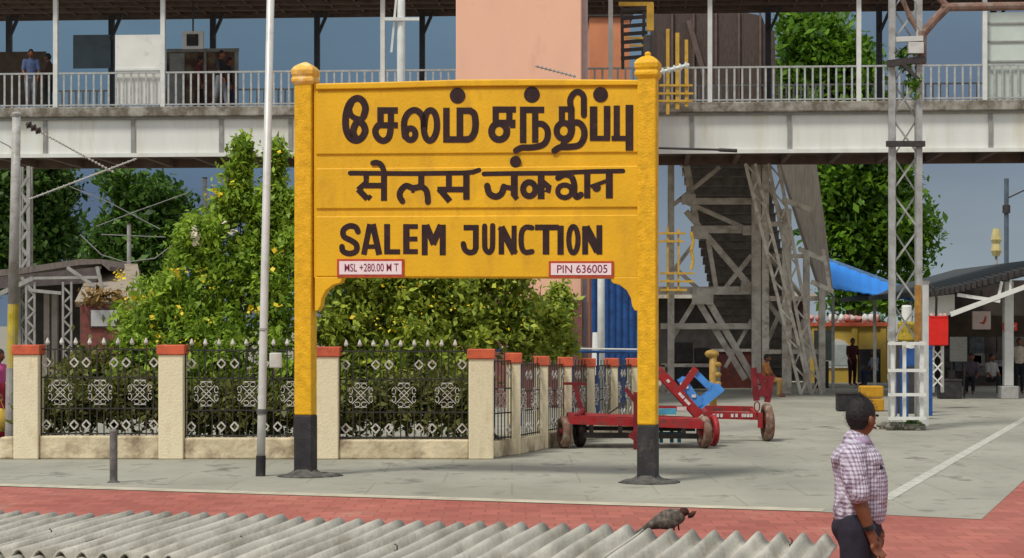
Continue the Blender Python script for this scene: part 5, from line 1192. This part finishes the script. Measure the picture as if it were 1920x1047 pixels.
def person(label, base, f, h=1.66, pose='stand', top=None, bottom=None, k=None, arm=(0, 0), group=None, skirt=False, name='person', stride=.0):
    """small figure in local metres, f = facing; pose stand / sit"""
    k = h/1.66; f = Vector((f[0], f[1], 0)).normalized(); s = Vector((-f.y, f.x, 0)); b = Vector(base)
    t = thing(name, label, 'person', b, group=group)
    A = lambda x, y, z: b+(f*x+s*y+Vector((0, 0, z)))*k
    sit = pose == 'sit'; dz = -.42 if sit else 0
    J = {'pel': (A(0, 0, .93+dz), (.11*k, .145*k)), 'wst': (A(.01, 0, 1.08+dz), (.10*k, .13*k)), 'chs': (A(.0, 0, 1.29+dz), (.105*k, .155*k)), 'nk0': (A(-.005, 0, 1.40+dz), .055*k), 'nk1': (A(.012, 0, 1.47+dz), .052*k), 'hd': (A(.025, 0, 1.52+dz), .05*k)}
    E = [('pel', 'wst'), ('wst', 'chs'), ('chs', 'nk0'), ('nk0', 'nk1'), ('nk1', 'hd')]; JJ = {}
    for sd, y in (('L', 1), ('R', -1)):
        a = arm[0 if sd == 'L' else 1]
        el = A(.02+.10*a, .215*y, 1.08+dz+.02*a); wr = A(.07+.25*a, .20*y-.06*y*a, .85+dz+.14*a)
        J['sh'+sd] = (A(0, .165*y, 1.355+dz), .062*k); J['el'+sd] = (el, .042*k); J['wr'+sd] = (wr, .028*k)
        E += [('chs', 'sh'+sd), ('sh'+sd, 'el'+sd), ('el'+sd, 'wr'+sd)]
        st_ = stride*(1 if sd == 'L' else -1)
        hip = A(.0, .088*y, .90+dz)
        kn, an, to = (A(.42, .10*y, .50), A(.40, .10*y, .085), A(.54, .11*y, .03)) if sit else (A(.02+st_*.5, .09*y, .49), A(-.01+st_, .085*y, .085), A(.13+st_, .10*y, .03))
        J['hp'+sd] = (hip, .088*k); J['kn'+sd] = (kn, .058*k); J['an'+sd] = (an, .040*k); J['to'+sd] = (to, .034*k)
        E += [('pel', 'hp'+sd), ('hp'+sd, 'kn'+sd), ('kn'+sd, 'an'+sd), ('an'+sd, 'to'+sd)]
        hand_chain(J, E, wr, el, sd, k, f)
    hc = A(.035, 0, 1.565+dz); fuse('body', J, E, m_skin, t, f, .011, head_mesh(hc, f, k), 2)
    hair_mesh(hc+Vector((0, 0, .004)), f, k).build('hair', m_hair, t, smooth=True)
    g = 1.13
    SJ = {n: (J[n][0], (J[n][1][0]*g, J[n][1][1]*g)) for n in ('pel', 'wst', 'chs')}
    for n in ('shL', 'shR'): SJ[n] = (J[n][0], J[n][1]*g); SJ['nk'] = (A(0, 0, 1.395+dz), .075*k)
    SE = [('pel', 'wst'), ('wst', 'chs'), ('chs', 'nk'), ('chs', 'shL'), ('chs', 'shR')]
    for sd in 'LR': SJ['s'+sd] = (J['sh'+sd][0].lerp(J['el'+sd][0], .85), .058*k); SE.append(('sh'+sd, 's'+sd))
    fuse('shirt', SJ, SE, top, t, f, .016, None, 3)
    TJ = {'pel': (J['pel'][0]-Vector((0, 0, .02)), (.122*k, .158*k))}; TE = []
    for sd in 'LR':
        for n, q in (('hp', 1.12), ('kn', 1.25), ('an', 1.35)): TJ[n+sd] = (J[n+sd][0], J[n+sd][1]*q)
        TE += [('pel', 'hp'+sd), ('hp'+sd, 'kn'+sd), ('kn'+sd, 'an'+sd)]
    if skirt:
        MB().lathe(A(0, 0, 0), [(.24*k, .04), (.22*k, .3), (.19*k, .6), (.155*k, .95), (.13*k, 1.05)], 16).build('skirt', bottom, t, smooth=True)
    else: fuse('trousers', TJ, TE, bottom, t, f, .016, None, 3)
    return t
cl = lambda n, c: M('cloth_'+n, c, .15, 14, rough=.9, bump=.1)
navy, black, white, khaki = cl('navy', (.03, .04, .075)), cl('black', (.018, .018, .022)), cl('white', (.52, .50, .48)), cl('khaki', (.40, .24, .09))
grey, maroon, pink, yell, bluesh = cl('grey', (.20, .21, .24)), cl('maroon', (.07, .016, .018)), cl('pink', (.60, .10, .28)), cl('yellow', (.50, .34, .06)), cl('blue_shirt', (.07, .10, .20))
def onbridge(px, dep): u, _ = BU(px, HY, dep); q = BA+bu*u+bn*dep; q.z = ZF+.002; return q
person('person in a blue shirt standing at the footbridge railing near its left end', onbridge(58, .5), (.3, -1), 1.70, top=bluesh, bottom=grey, arm=(.3, .5))
person('person in dark clothes beside the left white post of the footbridge', onbridge(92, .9), (-1, .2), 1.64, top=cl('brown', (.06, .035, .03)), bottom=black, arm=(.6, .2))
person('person in a dark red shirt walking on the footbridge past the red brown hoarding', onbridge(373, 1.4), (1, .1), 1.58, top=cl('dark_red', (.10, .02, .02)), bottom=cl('dark_brown', (.05, .03, .025)), stride=.12)
person('person in black top and grey trousers walking on the footbridge near the dark post', onbridge(413, .8), (1, -.3), 1.66, top=black, bottom=grey, stride=.18, arm=(.2, .3))
person('person in black walking just right of the grey trousered walker on the footbridge', onbridge(428, 1.8), (1, 0), 1.60, top=black, bottom=navy, stride=.15)
person('person in khaki trousers and orange shirt sitting under the covered staircase', Vector((P(1436, HY, 65).x, P(1436, HY, 65).y, 0)), (.9, -.35), 1.62, 'sit', top=cl('orange_brown', (.36, .15, .05)), bottom=khaki, arm=(.9, .8))
sq = P(1430, HY, 65); stl = thing('stool', 'low dark stool under the person sitting by the staircase', 'stool', Vector((sq.x, sq.y, 0)))
MB().bx(sq.x-.2, sq.x+.2, sq.y-.18, sq.y+.18, .34, .385).build('seat', m_dark, stl)
for dx in (-.17, .17):
    for dy in (-.15, .15): MB().bar((sq.x+dx, sq.y+dy, 0), (sq.x+dx, sq.y+dy, .339), .04).build('leg', m_dark, stl)
person('person in maroon standing in front of the yellow kiosk doorway', Vector((P(1598, 0, 54.5).x, F/54.5, 0)), (.3, -1), 1.60, top=maroon, bottom=cl('dark_maroon', (.045, .012, .014)), arm=(.3, .4))
person('person with pale blue cloth sitting at the doorway of the yellow kiosk', Vector((P(1640, 0, 55).x, F/55, 0)), (-1, -.3), 1.62, 'sit', top=cl('pale_blue', (.25, .28, .36)), bottom=navy, arm=(.8, .8))
person('person in a cream shirt standing under the canopy at the right edge', Vector((P(1911, 0, 62).x, F/62, 0)), (-.2, -1), 1.66, top=cl('cream', (.50, .42, .33)), bottom=black)
person('person in a grey shirt sitting in the dark under the canopy', Vector((P(1858, 0, 63).x, F/63, 0)), (.6, -1), 1.6, 'sit', top=cl('grey_white', (.28, .27, .26)), bottom=black, arm=(.7, .7))
person('person in dark clothes sitting on the steel trunk under the canopy', Vector((P(1822, 0, 62).x, F/62, 0)), (-.4, -1), 1.6, 'sit', top=cl('dim_purple', (.10, .08, .10)), bottom=black, arm=(.6, .7))
person('person in a pink and red sari at the left edge beside the fence', Vector((P(-4, 0, 106).x, F/106, 0)), (1, -.4), 1.62, top=pink, bottom=cl('red_skirt', (.30, .02, .04)), skirt=True, arm=(.4, .3))
q = Vector((P(1, 0, 112).x, F/112, 0)); bag = thing('cloth_bag', 'yellow cloth bag held low at the left edge in front of the red skirt', 'bag', q)
bm_ = MB().ball(q+Vector((0, 0, .48)), (.15, .10, .20), 12, 8); bm_.build('body', yell, bag, smooth=True); MB().tube([q+Vector((-.08, 0, .62)), q+Vector((0, 0, .82)), q+Vector((.08, 0, .62))], .012, 6).build('handle', yell, bag)

# ---------------------------------------------------------------- the man walking past at right, close to the camera
def check_cloth():
    m = bpy.data.materials.new('checked_shirt'); m.use_nodes = True; t = m.node_tree; b = t.nodes['Principled BSDF']; lk = t.links.new
    c = N('ShaderNodeTexCoord', t); s_ = N('ShaderNodeSeparateXYZ', t); lk(c.outputs['Object'], s_.inputs[0])
    dn = N('ShaderNodeTexNoise', t); dn.inputs['Scale'].default_value = 7; lk(c.outputs['Object'], dn.inputs[0])
    def stripes(sock, fr, lo):
        a = N('ShaderNodeMath', t, operation='MULTIPLY_ADD'); lk(sock, a.inputs[0]); a.inputs[1].default_value = fr
        w_ = N('ShaderNodeMath', t, operation='MULTIPLY'); lk(dn.outputs[0], w_.inputs[0]); w_.inputs[1].default_value = .8; lk(w_.outputs[0], a.inputs[2])
        q = N('ShaderNodeMath', t, operation='FRACT'); lk(a.outputs[0], q.inputs[0])
        g = N('ShaderNodeMath', t, operation='GREATER_THAN'); lk(q.outputs[0], g.inputs[0]); g.inputs[1].default_value = lo; return g.outputs[0]
    sx = N('ShaderNodeMath', t, operation='MULTIPLY_ADD'); lk(s_.outputs[1], sx.inputs[0]); sx.inputs[1].default_value = .6; lk(s_.outputs[0], sx.inputs[2])
    a, v = stripes(s_.outputs[2], 40, .55), stripes(sx.outputs[0], 46, .56)
    ad = N('ShaderNodeMath', t, operation='ADD'); lk(a, ad.inputs[0]); lk(v, ad.inputs[1])
    dv = N('ShaderNodeMath', t, operation='MULTIPLY'); lk(ad.outputs[0], dv.inputs[0]); dv.inputs[1].default_value = .5
    r = N('ShaderNodeValToRGB', t); lk(dv.outputs[0], r.inputs[0]); r.color_ramp.elements[0].color = (.56, .53, .60, 1); r.color_ramp.elements[1].color = (.19, .14, .19, 1)
    q = r.color_ramp.elements.new(.5); q.color = (.37, .31, .39, 1)
    lk(r.outputs[0], b.inputs['Base Color']); b.inputs['Roughness'].default_value = .9
    bn = N('ShaderNodeTexNoise', t); bn.inputs['Scale'].default_value = 9; bn.inputs['Detail'].default_value = 3; lk(c.outputs['Object'], bn.inputs[0])
    bp = N('ShaderNodeBump', t); bp.inputs['Strength'].default_value = 1; bp.inputs['Distance'].default_value = .07; lk(bn.outputs[0], bp.inputs['Height']); lk(bp.outputs[0], b.inputs['Normal'])
    return m
m_check = check_cloth(); m_trs = M('dark_trousers', (.020, .017, .028), .3, 8, rough=.9, bump=.4, bscale=10)
MS = 320
mq = Vector((P(1605, 0, MS).x, F/MS, 0))
man = thing('person', 'man in a pink and purple checked shirt walking right near the camera', 'person', mq)
def Q(px, py, dy=0): v = P(px, py, MS); v.y += dy; return v
f = Vector((.80, .60, 0)).normalized(); sdv = Vector((-f.y, f.x, 0))       # facing right and a little away; his right side is toward the camera
J = {'pel': (Q(1606, 985), (.125, .15)), 'wst': (Q(1612, 930), (.135, .15)), 'bel': (Q(1613, 895), (.13, .15)), 'chs': (Q(1606, 862), (.12, .15)), 'nk0': (Q(1606, 822), .062), 'nk1': (Q(1612, 806), .055), 'hd': (Q(1616, 792), .055)}
E = [('pel', 'wst'), ('wst', 'bel'), ('bel', 'chs'), ('chs', 'nk0'), ('nk0', 'nk1'), ('nk1', 'hd')]
arms = {'R': (Q(1590, 850, -.135), Q(1598, 928, -.20), Q(1619, 990, -.21)), 'L': (Q(1626, 848, .15), Q(1640, 925, .22), Q(1652, 985, .20))}
for sd, (a, b, c) in arms.items():
    J['sh'+sd] = (a, .064); J['el'+sd] = (b, .046); J['fa'+sd] = (b.lerp(c, .4), .042); J['wr'+sd] = (c, .029); E += [('chs', 'sh'+sd), ('sh'+sd, 'el'+sd), ('el'+sd, 'fa'+sd), ('fa'+sd, 'wr'+sd)]
    hand_chain(J, E, c, b, sd, 1.0, f)
for sd, dy, st_ in (('R', -.085, -.10), ('L', .085, .16)):
    hx = mq+Vector((0, dy, .88)); J['hp'+sd] = (hx, .10); J['kn'+sd] = (mq+f*(st_*.6+.03)+Vector((0, dy, .48)), .062); J['an'+sd] = (mq+f*st_+Vector((0, dy, .09)), .045); J['to'+sd] = (mq+f*(st_+.15)+Vector((0, dy, .035)), .04)
    E += [('pel', 'hp'+sd), ('hp'+sd, 'kn'+sd), ('kn'+sd, 'an'+sd), ('an'+sd, 'to'+sd)]
hf = Vector((.80, .60, 0)).normalized(); hc = Q(1615, 784)
fuse('body', J, E, m_skin, man, f, .0055, head_mesh(hc, hf, .97), 3)
hm = hair_mesh(hc+Vector((-.003, -.002, .004)), hf, .97); rr = random.Random(6)
for v in list(hm.v):                    # short strands standing off the scalp
    for k in range(5):
        p_ = Vector(v)+Vector((rr.gauss(0, .008), rr.gauss(0, .008), rr.gauss(0, .008))); o_ = (p_-hc).normalized(); t_ = (o_+Vector((rr.gauss(0, .7), rr.gauss(0, .7), rr.gauss(0, .5)-.3))).normalized()
        b_ = o_.cross(t_)*.0022; hm.add([p_-b_, p_+b_, p_+t_*.008+o_*.001], [(0, 1, 2)])
hm.build('hair', m_hair, man)
hs2 = Vector((-hf.y, hf.x, 0))
for sg in (-1, 1):
    MB().ball(hc+(hf*.094+hs2*sg*.032+Vector((0, 0, .012)))*1.06, (.010, .010, .008), 8, 6).build('eye', M('eye_dark', (.03, .02, .02), .1), man)
MB().tube([hc+hf*.100+hs2*.022-Vector((0, 0, .062)), hc+hf*.108-Vector((0, 0, .060)), hc+hf*.100-hs2*.022-Vector((0, 0, .062))], .006, 6).build('mouth', M('lip_brown', (.12, .035, .025), .1), man)
SJ = {'hem': (Q(1611, 962), (.150, .165)), 'wst': (Q(1615, 928), (.148, .16)), 'bel': (Q(1614, 896), (.148, .165)), 'chs': (Q(1606, 862), (.135, .165)), 'nk': (Q(1605, 826), .078), 'shR': (Q(1590, 850, -.135), .078), 'shL': (Q(1626, 848, .15), .078),
      'sR': (Q(1592, 890, -.185), .076), 'tR': (Q(1597, 918, -.21), .070), 'sL': (Q(1634, 888, .19), .074), 'tL': (Q(1640, 920, .22), .066)}
fuse('shirt', SJ2 := {n: SJ[n] for n in ('hem', 'wst', 'bel', 'chs', 'nk', 'shR', 'shL')}, [('hem', 'wst'), ('wst', 'bel'), ('bel', 'chs'), ('chs', 'nk'), ('chs', 'shR'), ('chs', 'shL')], m_check, man, f, .009, None, 8)
for sd in 'RL':
    fuse('sleeve', {n: SJ[n] for n in ('sh'+sd, 's'+sd, 't'+sd)}, [('sh'+sd, 's'+sd), ('s'+sd, 't'+sd)], m_check, man, f, .008, None, 3)
col = MB().lathe(Q(1607, 822), [(.092, -.032), (.080, -.008), (.070, .014), (.062, .012)], 18); col.build('collar', M('collar_lilac', (.36, .28, .40), .2, 30, rough=.9), man, smooth=True)
TJ = {'pel': (Q(1606, 990), (.142, .16))}; TE = []
for sd in 'RL':
    TJ['hp'+sd] = (J['hp'+sd][0], .118); TJ['kn'+sd] = (J['kn'+sd][0], .082); TJ['an'+sd] = (J['an'+sd][0], .072)
    TE += [('pel', 'hp'+sd), ('hp'+sd, 'kn'+sd), ('kn'+sd, 'an'+sd)]
fuse('trousers', TJ, TE, m_trs, man, f, .012, None, 8)
a, b = arms['R'][1], arms['R'][2]; d = (b-a).normalized()
MB().tube([b-d*.035, b-d*.008], .038, 14).build('watch', M('watch_black', (.012, .012, .014), .2, rough=.3), man)
MB().tube([Q(1636, 852, -.06), Q(1640, 868, -.10), Q(1646, 876, -.12)], .012, 8).build('pocket_pen', m_trs, man)
for sd in 'RL': 
    an = J['an'+sd][0]; MB().ball(an+f*.06+Vector((0, 0, -.045)), (.12, .06, .045), 12, 6).build('shoe', m_dark, man, smooth=True)
